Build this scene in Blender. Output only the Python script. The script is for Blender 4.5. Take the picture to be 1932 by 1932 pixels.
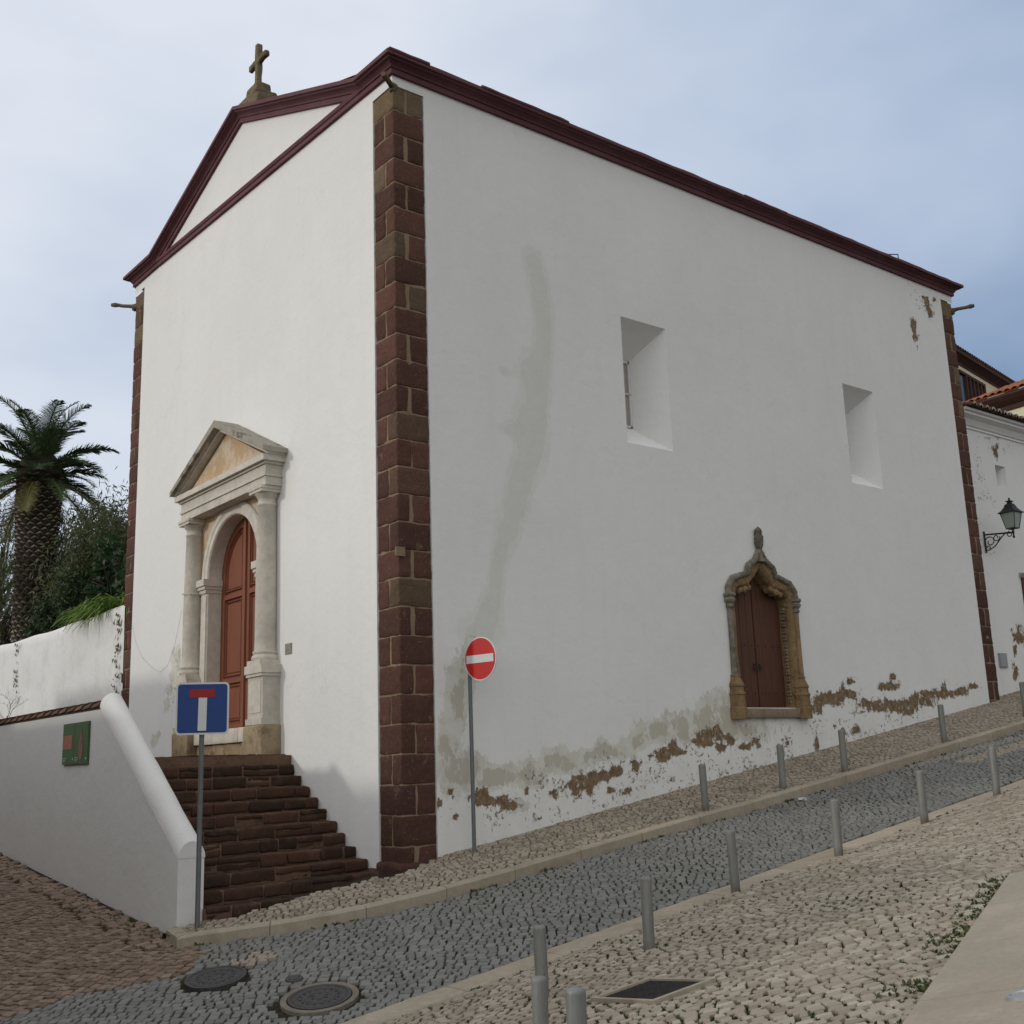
import bpy, math, random
import numpy as np
from mathutils import Vector, Matrix, noise
random.seed(7); rng = np.random.default_rng(7)
for o in list(bpy.data.objects): bpy.data.objects.remove(o)
SC = bpy.context.scene
COL = SC.collection

# ------------------------------------------------------------------ camera
F = 2160.05                                   # focal length in pixels of a 1932 px wide picture
CAM = np.array([-8.5, -13.2, 0.0])
M = np.array([[0.78554745, 0.10694055, 0.60949071],
              [-0.61786991, 0.18957717, 0.76308406],
              [-0.0339409, -0.9760247, 0.21499721]])
cd = bpy.data.cameras.new('camera'); cam = bpy.data.objects.new('camera', cd); COL.objects.link(cam)
cd.sensor_fit = 'HORIZONTAL'; cd.sensor_width = 36.0; cd.lens = 36.0 * F / 1932.0
cd.clip_start = 0.1; cd.clip_end = 3000
mw = Matrix.Identity(4)
for i in range(3):
    mw[i][0] = M[i, 0]; mw[i][1] = -M[i, 1]; mw[i][2] = -M[i, 2]; mw[i][3] = CAM[i]
cam.matrix_world = mw
SC.camera = cam

# ------------------------------------------------------------------ sky, sun, exposure
SUN = Vector((-0.88, 0.36, 0.335)).normalized()
world = bpy.data.worlds.new("World"); SC.world = world; world.use_nodes = True
wn = world.node_tree; wn.nodes.clear()
def wnode(t, **k):
    n = wn.nodes.new(t)
    for a, b in k.items(): setattr(n, a, b)
    return n
sky = wnode('ShaderNodeTexSky'); sky.sky_type = 'NISHITA'; sky.sun_disc = False
sky.sun_elevation = math.asin(SUN.z); sky.sun_rotation = math.atan2(SUN.x, SUN.y)
sky.air_density = 1.0; sky.dust_density = 1.5; sky.ozone_density = 2.0
tc = wnode('ShaderNodeTexCoord')
# thin cloud sheet: pale where it veils the sun in the west, a blue gap to the east, plain grey cloud behind
def wdot(v, a, b):
    d_ = wnode('ShaderNodeVectorMath', operation='DOT_PRODUCT'); wn.links.new(tc.outputs['Generated'], d_.inputs[0]); d_.inputs[1].default_value = tuple(Vector(v).normalized())
    r_ = wnode('ShaderNodeMapRange'); r_.interpolation_type = 'SMOOTHSTEP'; r_.inputs['From Min'].default_value = a; r_.inputs['From Max'].default_value = b
    wn.links.new(d_.outputs['Value'], r_.inputs['Value']); return r_.outputs['Result']
mp = wnode('ShaderNodeMapping'); mp.inputs['Scale'].default_value = (1.0, 1.0, 2.0); mp.inputs['Location'].default_value = (0.35, 1.3, 0.2)
wn.links.new(tc.outputs['Generated'], mp.inputs['Vector'])
nz = wnode('ShaderNodeTexNoise'); nz.inputs['Scale'].default_value = 1.5; nz.inputs['Detail'].default_value = 5.0; nz.inputs['Roughness'].default_value = 0.5
wn.links.new(mp.outputs['Vector'], nz.inputs['Vector'])
mn = wnode('ShaderNodeMath', operation='MULTIPLY_ADD'); mn.inputs[1].default_value = 2.0; mn.inputs[2].default_value = -1.0
wn.links.new(nz.outputs['Fac'], mn.inputs[0])
ad = wnode('ShaderNodeMath', operation='ADD'); ad.use_clamp = True
wn.links.new(wdot((-0.74, 0.50, 0.45), -0.55, 0.62), ad.inputs[0]); wn.links.new(mn.outputs['Value'], ad.inputs[1])
cr = wnode('ShaderNodeValToRGB'); e = cr.color_ramp.elements
e[0].position = 0.0; e[0].color = (0.17, 0.255, 0.40, 1); e[1].position = 1.0; e[1].color = (0.64, 0.68, 0.755, 1)
m_ = cr.color_ramp.elements.new(0.5); m_.color = (0.39, 0.47, 0.605, 1)
wn.links.new(ad.outputs['Value'], cr.inputs['Fac'])
bk = wnode('ShaderNodeValToRGB'); e = bk.color_ramp.elements
e[0].position = 0.0; e[0].color = (0.59, 0.59, 0.585, 1); e[1].position = 1.0; e[1].color = (0.92, 0.925, 0.93, 1)
wn.links.new(wdot((-0.9, 0.1, 0.25), -0.1, 0.95), bk.inputs['Fac'])
mc = wnode('ShaderNodeMix', data_type='RGBA'); wn.links.new(wdot((0.61, 0.76, 0.10), 0.0, 0.50), mc.inputs[0])
wn.links.new(bk.outputs['Color'], mc.inputs[6]); wn.links.new(cr.outputs['Color'], mc.inputs[7])
bg1 = wnode('ShaderNodeBackground'); bg1.inputs['Strength'].default_value = 0.05
bg2 = wnode('ShaderNodeBackground'); bg2.inputs['Strength'].default_value = 1.0
wn.links.new(sky.outputs[0], bg1.inputs['Color']); wn.links.new(mc.outputs[2], bg2.inputs['Color'])
mx = wnode('ShaderNodeMixShader'); mx.inputs[0].default_value = 0.9
wn.links.new(bg1.outputs[0], mx.inputs[1]); wn.links.new(bg2.outputs[0], mx.inputs[2])
wo = wnode('ShaderNodeOutputWorld'); wn.links.new(mx.outputs[0], wo.inputs[0])

sl = bpy.data.lights.new('sun', 'SUN'); sl.energy = 0.75; sl.angle = math.radians(3.0); sl.color = (1.0, 0.95, 0.86)
so = bpy.data.objects.new('sun', sl); COL.objects.link(so); so.rotation_euler = SUN.to_track_quat('Z', 'Y').to_euler()
so.location = (-20, 8, 20)
SC.view_settings.view_transform = 'Standard'; SC.view_settings.look = 'None'
SC.view_settings.exposure = 0.32; SC.view_settings.gamma = 1.0
try: SC.view_settings.use_curve_mapping = False
except Exception: pass

# ------------------------------------------------------------------ helpers
def ray(px, py): return M @ np.array([(px - 966) / F, (py - 966) / F, 1.0])
def on(px, py, ax, val):
    r = ray(px, py); t = (val - CAM[ax]) / r[ax]; return CAM + t * r
def proj(x, y, z):
    c = M.T @ (np.array([x, y, z], dtype=float) - CAM); return 966 + F * c[0] / c[2], 966 + F * c[1] / c[2], c[2]
PY = [-40, -16, -4.02, -3.62, -1.5, 0.0, 9.0, 16.0, 60.0]
PZ = [1.2, 0.05, -1.755, -1.765, -1.50, -1.365, -0.555, 0.05, 0.6]
def G(x, y): return 0.147 * np.clip(x, -18, 30) + np.interp(y, PY, PZ)
def S(x, y): return -1.26 + 0.147 * np.clip(x, -18, 30) + 0.08 * np.asarray(y)
KX = [-3.17, -2.6, -2.05, -1.3, -0.6, 0.2, 1.1, 3.0, 5.0, 7.5, 12.5, 30.0]
KY = [-0.30, -0.62, -0.95, -1.22, -1.38, -1.45, -1.48, -1.56, -1.70, -1.80, -1.92, -2.1]
def K(x): return np.interp(x, KX, KY)
def nearA(x): return -3.65 - .019 * (x + 3)
def nearB(x): return -4.0 - .028 * (x + 3)
def hit(px, py, h=G):
    r = ray(px, py); t = 3.0; lo = t
    while t < 80:
        p = CAM + t * r
        if p[2] < h(p[0], p[1]): break
        lo = t; t += 0.05
    hi = t
    for _ in range(20):
        m = (lo + hi) / 2; p = CAM + m * r
        if p[2] < h(p[0], p[1]): hi = m
        else: lo = m
    return CAM + lo * r

class MB:
    def __init__(s): s.v = []; s.f = []; s.t = []; s.sm = []
    def add(s, vs, fs, tone=0.5, smooth=False):
        b = len(s.v); s.v.extend([tuple(map(float, v)) for v in vs])
        for f in fs: s.f.append(tuple(i + b for i in f)); s.t.append(tone); s.sm.append(smooth)
    def box(s, x0, x1, y0, y1, z0, z1, tone=0.5):
        vs = [(x, y, z) for z in (z0, z1) for y in (y0, y1) for x in (x0, x1)]
        s.add(vs, [(0, 2, 3, 1), (4, 5, 7, 6), (0, 1, 5, 4), (2, 6, 7, 3), (0, 4, 6, 2), (1, 3, 7, 5)], tone)
    def obox(s, o, ux, uy, uz, tone=0.5):
        o = Vector(o); ux = Vector(ux); uy = Vector(uy); uz = Vector(uz)
        vs = [o + a * ux + b * uy + c * uz for c in (-1, 1) for b in (-1, 1) for a in (-1, 1)]
        s.add(vs, [(0, 2, 3, 1), (4, 5, 7, 6), (0, 1, 5, 4), (2, 6, 7, 3), (0, 4, 6, 2), (1, 3, 7, 5)], tone)
    def rough(s, x0, x1, y0, y1, z0, z1, tone=0.5, r=0.02, amp=0.01, seg=0.08, fq=5.0, seed=0.0, shear=None):
        nx = max(2, int((x1 - x0) / seg) + 1); ny = max(2, int((y1 - y0) / seg) + 1); nzz = max(2, int((z1 - z0) / seg) + 1)
        idx = {}; vs = []; fs = []
        c = Vector(((x0 + x1) / 2, (y0 + y1) / 2, (z0 + z1) / 2)); h = Vector(((x1 - x0) / 2, (y1 - y0) / 2, (z1 - z0) / 2))
        def ax(i, n, hh):
            k = [-hh, -hh + r * .9] + [(-hh + r) + (2 * hh - 2 * r) * j / n for j in range(1, n)] + [hh - r * .9, hh]
            return k[i]
        def V(i, j, k):
            key = (i, j, k)
            if key in idx: return idx[key]
            p = Vector((ax(i, nx, h.x), ax(j, ny, h.y), ax(k, nzz, h.z)))
            q = Vector([max(-hh + r, min(hh - r, pp)) for pp, hh in zip(p, h)])
            d = p - q
            if d.length > 1e-9: p = q + d.normalized() * r
            w = p + c
            nv = noise.noise_vector((w + Vector((seed, seed * .7, 0))) * fq)
            w = w + nv * amp
            if shear: w = shear(w)
            idx[key] = len(vs); vs.append(tuple(w)); return idx[key]
        NX, NY, NZ = nx + 2, ny + 2, nzz + 2
        for i in range(NX):
            for j in range(NY):
                fs.append((V(i, j, 0), V(i, j + 1, 0), V(i + 1, j + 1, 0), V(i + 1, j, 0)))
                fs.append((V(i, j, NZ), V(i + 1, j, NZ), V(i + 1, j + 1, NZ), V(i, j + 1, NZ)))
        for i in range(NX):
            for k in range(NZ):
                fs.append((V(i, 0, k), V(i + 1, 0, k), V(i + 1, 0, k + 1), V(i, 0, k + 1)))
                fs.append((V(i, NY, k), V(i, NY, k + 1), V(i + 1, NY, k + 1), V(i + 1, NY, k)))
        for j in range(NY):
            for k in range(NZ):
                fs.append((V(0, j, k), V(0, j, k + 1), V(0, j + 1, k + 1), V(0, j + 1, k)))
                fs.append((V(NX, j, k), V(NX, j + 1, k), V(NX, j + 1, k + 1), V(NX, j, k + 1)))
        s.add(vs, fs, tone, True)
    def tube(s, pts, rad, n=12, tone=0.5, caps=True, smooth=True):
        pts = [Vector(p) for p in pts]; m = len(pts)
        if not hasattr(rad, '__len__'): rad = [rad] * m
        rad = [float(r_) for r_ in rad]
        rings = []; up = None
        for i in range(m):
            d = (pts[min(i + 1, m - 1)] - pts[max(i - 1, 0)]).normalized()
            if up is None: up = d.orthogonal().normalized()
            up = (up - d * up.dot(d)).normalized(); w = d.cross(up)
            rings.append([pts[i] + rad[i] * (math.cos(2 * math.pi * k / n) * up + math.sin(2 * math.pi * k / n) * w) for k in range(n)])
        vs = [v for r in rings for v in r]
        fs = [(i * n + k, i * n + (k + 1) % n, (i + 1) * n + (k + 1) % n, (i + 1) * n + k) for i in range(m - 1) for k in range(n)]
        s.add(vs, fs, tone, smooth)
        if caps: s.add(rings[0], [tuple(range(n))[::-1]], tone); s.add(rings[-1], [tuple(range(n))], tone)
    def lathe(s, c, prof, n=24, tone=0.5, smooth=True, square=False, a0=0.0, a1=2 * math.pi):
        # prof: (radius, z)
        full = abs(a1 - a0 - 2 * math.pi) < 1e-6; kk = n if full else n + 1
        def pt(r, z, k):
            a = a0 + (a1 - a0) * k / n
            x, y = math.cos(a), math.sin(a)
            if square: q = max(abs(x), abs(y)); x /= q; y /= q
            return (c[0] + r * x, c[1] + r * y, c[2] + z)
        vs = [pt(r, z, k) for r, z in prof for k in range(kk)]
        fs = []
        for i in range(len(prof) - 1):
            for k in range(n):
                k2 = (k + 1) % kk
                fs.append((i * kk + k, i * kk + k2, (i + 1) * kk + k2, (i + 1) * kk + k))
        if full and prof[0][0] > 1e-4: s.add([pt(prof[0][0], prof[0][1], k) for k in range(n)], [tuple(range(n))[::-1]], tone)
        if full and prof[-1][0] > 1e-4: s.add([pt(prof[-1][0], prof[-1][1], k) for k in range(n)], [tuple(range(n))], tone)
        s.add(vs, fs, tone, smooth)
    def prism(s, poly, fn0, fn1, tone=0.5):
        n = len(poly); vs = [fn0(*p) for p in poly] + [fn1(*p) for p in poly]
        s.add(vs, [tuple(range(n))[::-1], tuple(range(n, 2 * n))] + [(i, (i + 1) % n, n + (i + 1) % n, n + i) for i in range(n)], tone)
    def strip(s, rows, tone=0.5, smooth=False, closed=False):
        n = len(rows[0]); vs = [v for r in rows for v in r]; fs = []
        for i in range(len(rows) - 1):
            for k in range(n if closed else n - 1):
                fs.append((i * n + k, i * n + (k + 1) % n, (i + 1) * n + (k + 1) % n, (i + 1) * n + k))
        s.add(vs, fs, tone, smooth)
    def build(s, name, mat, parent=None, attrs=None):
        me = bpy.data.meshes.new(name); me.from_pydata(s.v, [], s.f); me.materials.append(mat)
        at = me.attributes.new('tone', 'FLOAT', 'FACE'); at.data.foreach_set('value', s.t)
        me.polygons.foreach_set('use_smooth', s.sm)
        if attrs:
            for k, a in attrs.items():
                q = me.attributes.new(k, 'FLOAT', 'POINT'); q.data.foreach_set('value', a)
        me.update()
        return link(name, me, parent)
def link(name, me, parent=None):
    o = bpy.data.objects.new(name, me); COL.objects.link(o)
    if parent is not None:
        o.parent = parent; o.matrix_parent_inverse = Matrix.Translation(parent.matrix_world.translation).inverted() if parent.type == 'EMPTY' and parent.parent is None else Matrix.Identity(4)
        if parent.parent is not None: o.matrix_parent_inverse = Matrix.Identity(4)
    return o
def tag(o, label=None, cat=None, group=None, kind=None):
    if label: o['label'] = label
    if cat: o['category'] = cat
    if group: o['group'] = group
    if kind: o['kind'] = kind
    return o
def thing(name, loc, label, cat, group=None):
    # parts are modelled in world coordinates; the Empty stands at the base
    o = bpy.data.objects.new(name, None); COL.objects.link(o); o.location = loc
    o.matrix_world = Matrix.Translation(Vector(loc)); o.empty_display_size = .2
    return tag(o, label, cat, group)

# ------------------------------------------------------------------ materials
class NT:
    def __init__(s, name):
        s.m = bpy.data.materials.new(name); s.m.use_nodes = True; s.t = s.m.node_tree
        s.b = s.t.nodes['Principled BSDF']; s.o = s.t.nodes['Material Output']
        s.geo = s.n('ShaderNodeTexCoord'); s.co = s.geo.outputs['Object']
    def n(s, t, **k):
        q = s.t.nodes.new(t)
        for a, b in k.items(): setattr(q, a, b)
        return q
    def l(s, a, b): s.t.links.new(a, b)
    def noise(s, sc, det=4, ro=.55, vec=None, dist=0, out='Fac'):
        q = s.n('ShaderNodeTexNoise'); q.inputs['Scale'].default_value = sc; q.inputs['Detail'].default_value = det
        q.inputs['Roughness'].default_value = ro; q.inputs['Distortion'].default_value = dist
        s.l(vec or s.co, q.inputs['Vector']); return q.outputs[out]
    def scale(s, v, vec=None):
        q = s.n('ShaderNodeMapping'); q.inputs['Scale'].default_value = v; s.l(vec or s.co, q.inputs['Vector']); return q.outputs[0]
    def attr(s, nm): q = s.n('ShaderNodeAttribute'); q.attribute_name = nm; return q.outputs['Fac']
    def ramp(s, f, stops, interp='LINEAR'):
        q = s.n('ShaderNodeValToRGB'); q.color_ramp.interpolation = interp; e = q.color_ramp.elements
        e[0].position = stops[0][0]; e[0].color = (*stops[0][1], 1); e[1].position = stops[-1][0]; e[1].color = (*stops[-1][1], 1)
        for p, c in stops[1:-1]: k = e.new(p); k.color = (*c, 1)
        s.l(f, q.inputs[0]); return q.outputs[0]
    def rng(s, f, a, b, c=0, d=1, smooth=False):
        q = s.n('ShaderNodeMapRange'); q.interpolation_type = 'SMOOTHSTEP' if smooth else 'LINEAR'
        for i, v in enumerate((a, b, c, d)): q.inputs[1 + i].default_value = v
        s.l(f, q.inputs[0]); return q.outputs[0]
    def math(s, op, a, b=None, c=None, clamp=False):
        q = s.n('ShaderNodeMath', operation=op); q.use_clamp = clamp
        for i, v in enumerate((a, b, c)):
            if v is None: continue
            if isinstance(v, (int, float)): q.inputs[i].default_value = v
            else: s.l(v, q.inputs[i])
        return q.outputs[0]
    def mix(s, f, a, b, mode='MIX'):
        q = s.n('ShaderNodeMix', data_type='RGBA', blend_type=mode)
        for i, v in ((0, f), (6, a), (7, b)):
            if isinstance(v, (int, float)): q.inputs[i].default_value = v
            elif isinstance(v, tuple): q.inputs[i].default_value = (*v, 1)
            else: s.l(v, q.inputs[i])
        return q.outputs[2]
    def bump(s, h, st=.3, dist=.01):
        q = s.n('ShaderNodeBump'); q.inputs['Strength'].default_value = st; q.inputs['Distance'].default_value = dist
        s.l(h, q.inputs['Height'])
        if s.b.inputs['Normal'].links: s.l(s.b.inputs['Normal'].links[0].from_socket, q.inputs['Normal'])
        s.l(q.outputs[0], s.b.inputs['Normal'])
    def done(s, col, rough=.85, metal=0, spec=.3):
        if isinstance(col, tuple): s.b.inputs['Base Color'].default_value = (*col, 1)
        else: s.l(col, s.b.inputs['Base Color'])
        if isinstance(rough, (int, float)): s.b.inputs['Roughness'].default_value = rough
        else: s.l(rough, s.b.inputs['Roughness'])
        s.b.inputs['Metallic'].default_value = metal
        s.b.inputs['Specular IOR Level'].default_value = spec
        return s.m

def mat_plaster(name, base=(.77, .77, .755), dirt=(.55, .53, .47), damage=True, rough_amt=.35, mottle=0):
    t = NT(name)
    n1 = t.noise(.35, 5, .6); n2 = t.noise(2.2, 6, .65)
    c = t.mix(t.rng(n1, .35, .7), base, tuple(b * .95 for b in base))
    c = t.mix(t.rng(t.noise(1.3, 3, .5, t.scale((1, 1, .35))), .5, .8, 0, .35), c, tuple(b * w for b, w in zip(base, (.93, .93, .92))))
    fine = t.noise(38, 3, .6)
    spk = t.rng(t.noise(9, 8, .75), .70, .74, 0, .55)
    t.bump(t.noise(5, 4, .55), .25, .03)
    t.bump(fine, rough_amt, .006)
    t.bump(n2, .35, .02)
    if damage:
        # long vertical runs, hairline cracks and faint trowel clouds
        run = t.noise(2.2, 6, .7, t.scale((2.2, 2.2, .16))); c = t.mix(t.rng(run, .52, .74, 0, .13), c, dirt)
        c = t.mix(t.rng(t.noise(.8, 8, .72, dist=.6), .50, .62, 0, .10), c, (.60, .60, .57))
        vo = t.n('ShaderNodeTexVoronoi', feature='DISTANCE_TO_EDGE'); vo.inputs['Scale'].default_value = .55
        wv = t.n('ShaderNodeVectorMath', operation='MULTIPLY_ADD'); t.l(t.noise(2.4, 8, .7, out='Color'), wv.inputs[0]); wv.inputs[1].default_value = (.9, .9, .9); t.l(t.co, wv.inputs[2]); t.l(wv.outputs[0], vo.inputs['Vector'])
        crk = t.math('MULTIPLY', t.rng(vo.outputs['Distance'], 0, .0045, 1, 0), t.rng(t.noise(.55, 3), .54, .66)); c = t.mix(t.math('MULTIPLY', crk, .35), c, (.30, .28, .25))
        st = t.math('ADD', t.attr('stain'), t.math('MULTIPLY_ADD', t.noise(2.6, 9, .7, t.scale((1, 1, .55))), 1.5, -.75))
        c = t.mix(t.rng(st, .25, .40, 0, .46), c, t.mix(t.rng(t.noise(5, 7, .7), .35, .65), (.60, .60, .545), (.69, .69, .65)))
        c = t.mix(t.math('MULTIPLY', t.rng(st, .66, .69), .35), c, (.58, .58, .52))
        wob = t.math('MULTIPLY_ADD', t.noise(4.6, 11, .78, t.scale((1, 1, .6))), 5.2, -2.6)
        pa = t.math('ADD', t.math('MINIMUM', t.attr('patch'), .35), wob)
        gp = t.rng(t.attr('patch'), -.70, -.40); pm = t.math('MULTIPLY', t.rng(pa, -.28, -.20), gp)
        pc = t.mix(t.rng(t.noise(1.6, 5, .6), .42, .58), (.60, .595, .52), (.52, .495, .44))
        pale = t.mix(t.rng(t.noise(3.5, 8, .7), .45, .55), pc, (.64, .63, .575))
        c = t.mix(t.math('MULTIPLY', pm, .92), c, pale)
        pm2 = t.rng(t.math('ADD', t.math('MULTIPLY', t.attr('patch'), .8), t.math('MULTIPLY_ADD', t.noise(3.1, 10, .75, t.scale((1.1, 1.1, .6))), 5.0, -2.5)), .62, .68)
        pm2 = t.math('MULTIPLY', pm2, gp)
        c = t.mix(t.math('MULTIPLY', pm2, .8), c, (.45, .42, .345))
        wob2 = t.math('MULTIPLY_ADD', t.noise(6.2, 12, .80, t.scale((1, 1, .85))), 7.6, -3.8)
        peel = t.math('ADD', t.math('MINIMUM', t.attr('peel'), .55), wob2)
        gq = t.rng(t.attr('peel'), -.72, -.50); qm = t.math('MULTIPLY', t.rng(peel, .04, .10), gq)
        lip = t.math('MULTIPLY', t.rng(peel, -.35, .02), gq); c = t.mix(t.math('MULTIPLY', lip, .5), c, (.55, .50, .42))
        qc = t.mix(t.rng(t.noise(9, 8, .75), .38, .62), (.13, .085, .05), (.27, .20, .125))
        # flakes: small chips scattered only near the damaged band
        fl = t.rng(t.math('ADD', t.math('MULTIPLY', t.attr('flake'), .06), t.math('ADD', t.math('MULTIPLY', t.noise(13, 7, .72), .7), t.math('MULTIPLY', t.noise(2.3, 3), .3))), .625, .64)
        fl = t.math('MULTIPLY', fl, t.rng(t.attr('flake'), .05, .3))
        qm = t.math('MAXIMUM', qm, t.math('MULTIPLY', fl, .8))
        dirtm = t.math('MULTIPLY', t.rng(t.attr('damp'), 0, 1), t.rng(t.noise(2.5, 6, .6, t.scale((1, 1, .5))), .35, .75))
        c = t.mix(t.math('MULTIPLY', dirtm, .32), c, dirt)
        c = t.mix(qm, c, qc)
        t.bump(t.math('SUBTRACT', 1.0, qm), .8, .015)
        t.bump(pm, .3, -.004)
    else:
        c = t.mix(t.math('MULTIPLY', spk, .5), c, dirt)
        if mottle:
            c = t.mix(t.math('MULTIPLY', t.rng(t.noise(1.6, 9, .72), .48, .66), mottle), c, (.58, .57, .54)); c = t.mix(t.rng(t.noise(7, 9, .75), .62, .68, 0, .6), c, dirt)
    return t.done(c, .93, 0, .15)

def mat_stone(name, stops, blotch=(.3, .25, .17), bl=(.6, .68), bs=3.0, bumpd=.02, fq=14, lich=None):
    t = NT(name)
    c = t.ramp(t.attr('tone'), stops)
    c = t.mix(t.rng(t.noise(fq, 7, .7), .3, .75, 0, .65), c, t.mix(1.0, c, (.62, .62, .62), 'MULTIPLY'))
    c = t.mix(t.rng(t.noise(2.3, 4, .6), .4, .7, 0, .5), c, t.mix(1.0, c, (1.35, 1.3, 1.25), 'MULTIPLY'))
    c = t.mix(t.rng(t.noise(bs, 8, .7), bl[0], bl[1], 0, .75), c, blotch)
    if lich: c = t.mix(t.rng(t.noise(lich[1], 9, .75), lich[2], lich[2] + .06, 0, lich[3]), c, lich[0])
    t.bump(t.noise(fq, 8, .7), .8, bumpd); t.bump(t.noise(60, 3), .3, .004)
    return t.done(c, .93, 0, .15)
def mat_plain(name, col, rough=.6, metal=0, spec=.4, var=.12, sc=8, bump=.0):
    t = NT(name); f = t.rng(t.noise(sc, 6, .65), .3, .7)
    c = t.mix(f, tuple(x * (1 - var) for x in col), tuple(min(1, x * (1 + var)) for x in col))
    if bump: t.bump(t.noise(sc * 4, 5), .4, bump)
    return t.done(c, rough, metal, spec)
def mat_cobble(name, stops, speck=.25, sc=90):
    t = NT(name); c = t.ramp(t.attr('tone'), stops)
    c = t.mix(t.rng(t.noise(sc, 4, .7), .3, .75, 0, speck * 2), c, t.mix(1.0, c, (.55, .55, .55), 'MULTIPLY'))
    c = t.mix(t.rng(t.noise(.7, 5, .6), .42, .68, 0, .4), c, t.mix(1.0, c, (.82, .79, .75), 'MULTIPLY'))
    c = t.mix(t.rng(t.noise(22, 5, .7), .55, .75, 0, .4), c, t.mix(1.0, c, (1.3, 1.28, 1.22), 'MULTIPLY'))
    t.bump(t.noise(45, 6, .65), .7, .008)
    return t.done(c, t.rng(t.noise(20, 3), .3, .7, .6, .85), 0, .3)
def mat_leaf(name, c1, c2, c3=None, trans=.25, rough=.55):
    t = NT(name)
    c = t.ramp(t.attr('tone'), [(0, c1), (.7, c2), (1, c3 or c2)])
    m = t.done(c, rough, 0, .35)
    if trans:
        tr = t.n('ShaderNodeBsdfTranslucent'); t.l(c, tr.inputs[0]); ms = t.n('ShaderNodeMixShader'); ms.inputs[0].default_value = trans
        t.l(t.b.outputs[0], ms.inputs[1]); t.l(tr.outputs[0], ms.inputs[2]); t.l(ms.outputs[0], t.o.inputs[0])
    return m

PLASTER = mat_plaster('plaster_damaged')
PLAIN = mat_plaster('plaster_plain', damage=False)
ROUGHPL = mat_plaster('plaster_rough', base=(.76, .76, .745), dirt=(.40, .38, .34), damage=False, rough_amt=.9, mottle=.5)
PARPL = mat_plaster('plaster_parapet', base=(.72, .715, .70), dirt=(.50, .47, .42), damage=False, rough_amt=.4, mottle=.22)
CREAM = mat_plain('cream_paint', (.72, .66, .46), .9, 0, .15, .04, 1)
REDST = mat_stone('red_sandstone', [(0, (.075, .040, .031)), (.35, (.105, .052, .040)), (.62, (.135, .066, .050)), (.70, (.11, .075, .05)), (.85, (.165, .125, .08)), (1, (.215, .155, .08))], blotch=(.20, .145, .095), bl=(.61, .70), bs=4.2, bumpd=.035, lich=((.33, .27, .24), 24, .60, .5))
STEPST = mat_stone('step_stone', [(0, (.040, .026, .019)), (1, (.095, .05, .035))], blotch=(.15, .09, .06), bl=(.52, .75), bs=1.9, fq=16)
MORTAR = mat_stone('mortar', [(0, (.23, .175, .115)), (1, (.28, .22, .145))], blotch=(.10, .06, .045), bl=(.55, .7), bs=3.5, fq=22)
STEPMORT = mat_stone('step_mortar', [(0, (.14, .085, .058)), (1, (.19, .12, .085))], blotch=(.07, .045, .032), bl=(.5, .7), bs=2.5, fq=20)
LIME = mat_stone('limestone', [(0, (.50, .47, .41)), (1, (.62, .59, .52))], blotch=(.36, .32, .25), bl=(.52, .74), bs=2.2, bumpd=.008, fq=9)
LIMEW = mat_stone('limestone_weathered', [(0, (.30, .28, .235)), (1, (.44, .41, .35))], blotch=(.08, .08, .072), bl=(.50, .60), bs=3.2, bumpd=.015, fq=12)
OCHRE = mat_stone('ochre_plaster', [(0, (.50, .36, .215)), (1, (.50, .36, .215))], blotch=(.60, .51, .41), bl=(.44, .54), bs=3.0, bumpd=.006, fq=6)
BASEST = mat_stone('base_stone', [(0, (.26, .19, .11)), (1, (.36, .29, .19))], blotch=(.10, .075, .05), bl=(.5, .66), bs=3.4, fq=12)
MANUEL = mat_stone('ochre_limestone', [(0, (.24, .16, .08)), (.5, (.31, .215, .12)), (1, (.24, .22, .175))], blotch=(.13, .08, .045), bl=(.48, .66), bs=4.5, bumpd=.05, fq=17, lich=((.30, .27, .21), 9, .60, .5))
GREYST = mat_stone('grey_lichen_stone', [(0, (.17, .16, .13)), (1, (.29, .265, .21))], blotch=(.06, .058, .05), bl=(.45, .62), bs=6, bumpd=.05, fq=20, lich=((.33, .30, .22), 12, .60, .5))
CROSSST = mat_stone('cross_stone', [(0, (.17, .14, .085)), (1, (.22, .18, .11))], blotch=(.08, .07, .05), bl=(.45, .62), bs=5, bumpd=.03, fq=15)
def mat_maroon():
    t = NT('maroon_paint'); c = t.mix(t.rng(t.noise(1.2, 5), .35, .7), (.105, .042, .050), (.135, .060, .068))
    c = t.mix(t.rng(t.noise(14, 6, .7), .60, .75, 0, .6), c, (.21, .14, .135)); c = t.mix(t.rng(t.noise(2.2, 8, .75), .5, .68, 0, .45), c, (.17, .09, .095)); c = t.mix(t.rng(t.noise(3.1, 9, .8), .60, .66, 0, .5), c, (.06, .035, .035)); t.bump(t.noise(25, 4), .3, .006); return t.done(c, .8, 0, .2)
MAROON = mat_maroon()
def mat_wood(name, c1, c2):
    t = NT(name); c = t.mix(t.rng(t.noise(3, 6, .6, t.scale((8, 8, .6))), .3, .7), c1, c2)
    c = t.mix(t.rng(t.noise(1.1, 3), .4, .7, 0, .3), c, tuple(x * .75 for x in c1)); t.bump(t.noise(6, 6, .6, t.scale((14, 14, .8))), .3, .004); return t.done(c, .62, 0, .3)
DOORP = mat_wood('door_paint', (.185, .060, .030), (.225, .076, .038))
NICHEP = mat_wood('plank_paint', (.082, .034, .021), (.108, .046, .028))
IRON = mat_plain('iron', (.035, .037, .036), .55, .6, .5, .3, 20, .002)
CAST = mat_plain('cast_iron', (.060, .056, .055), .6, .3, .5, .25, 18, .004)
GALV = mat_plain('grey_paint_steel', (.135, .148, .155), .5, .2, .5, .12, 5)
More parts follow.
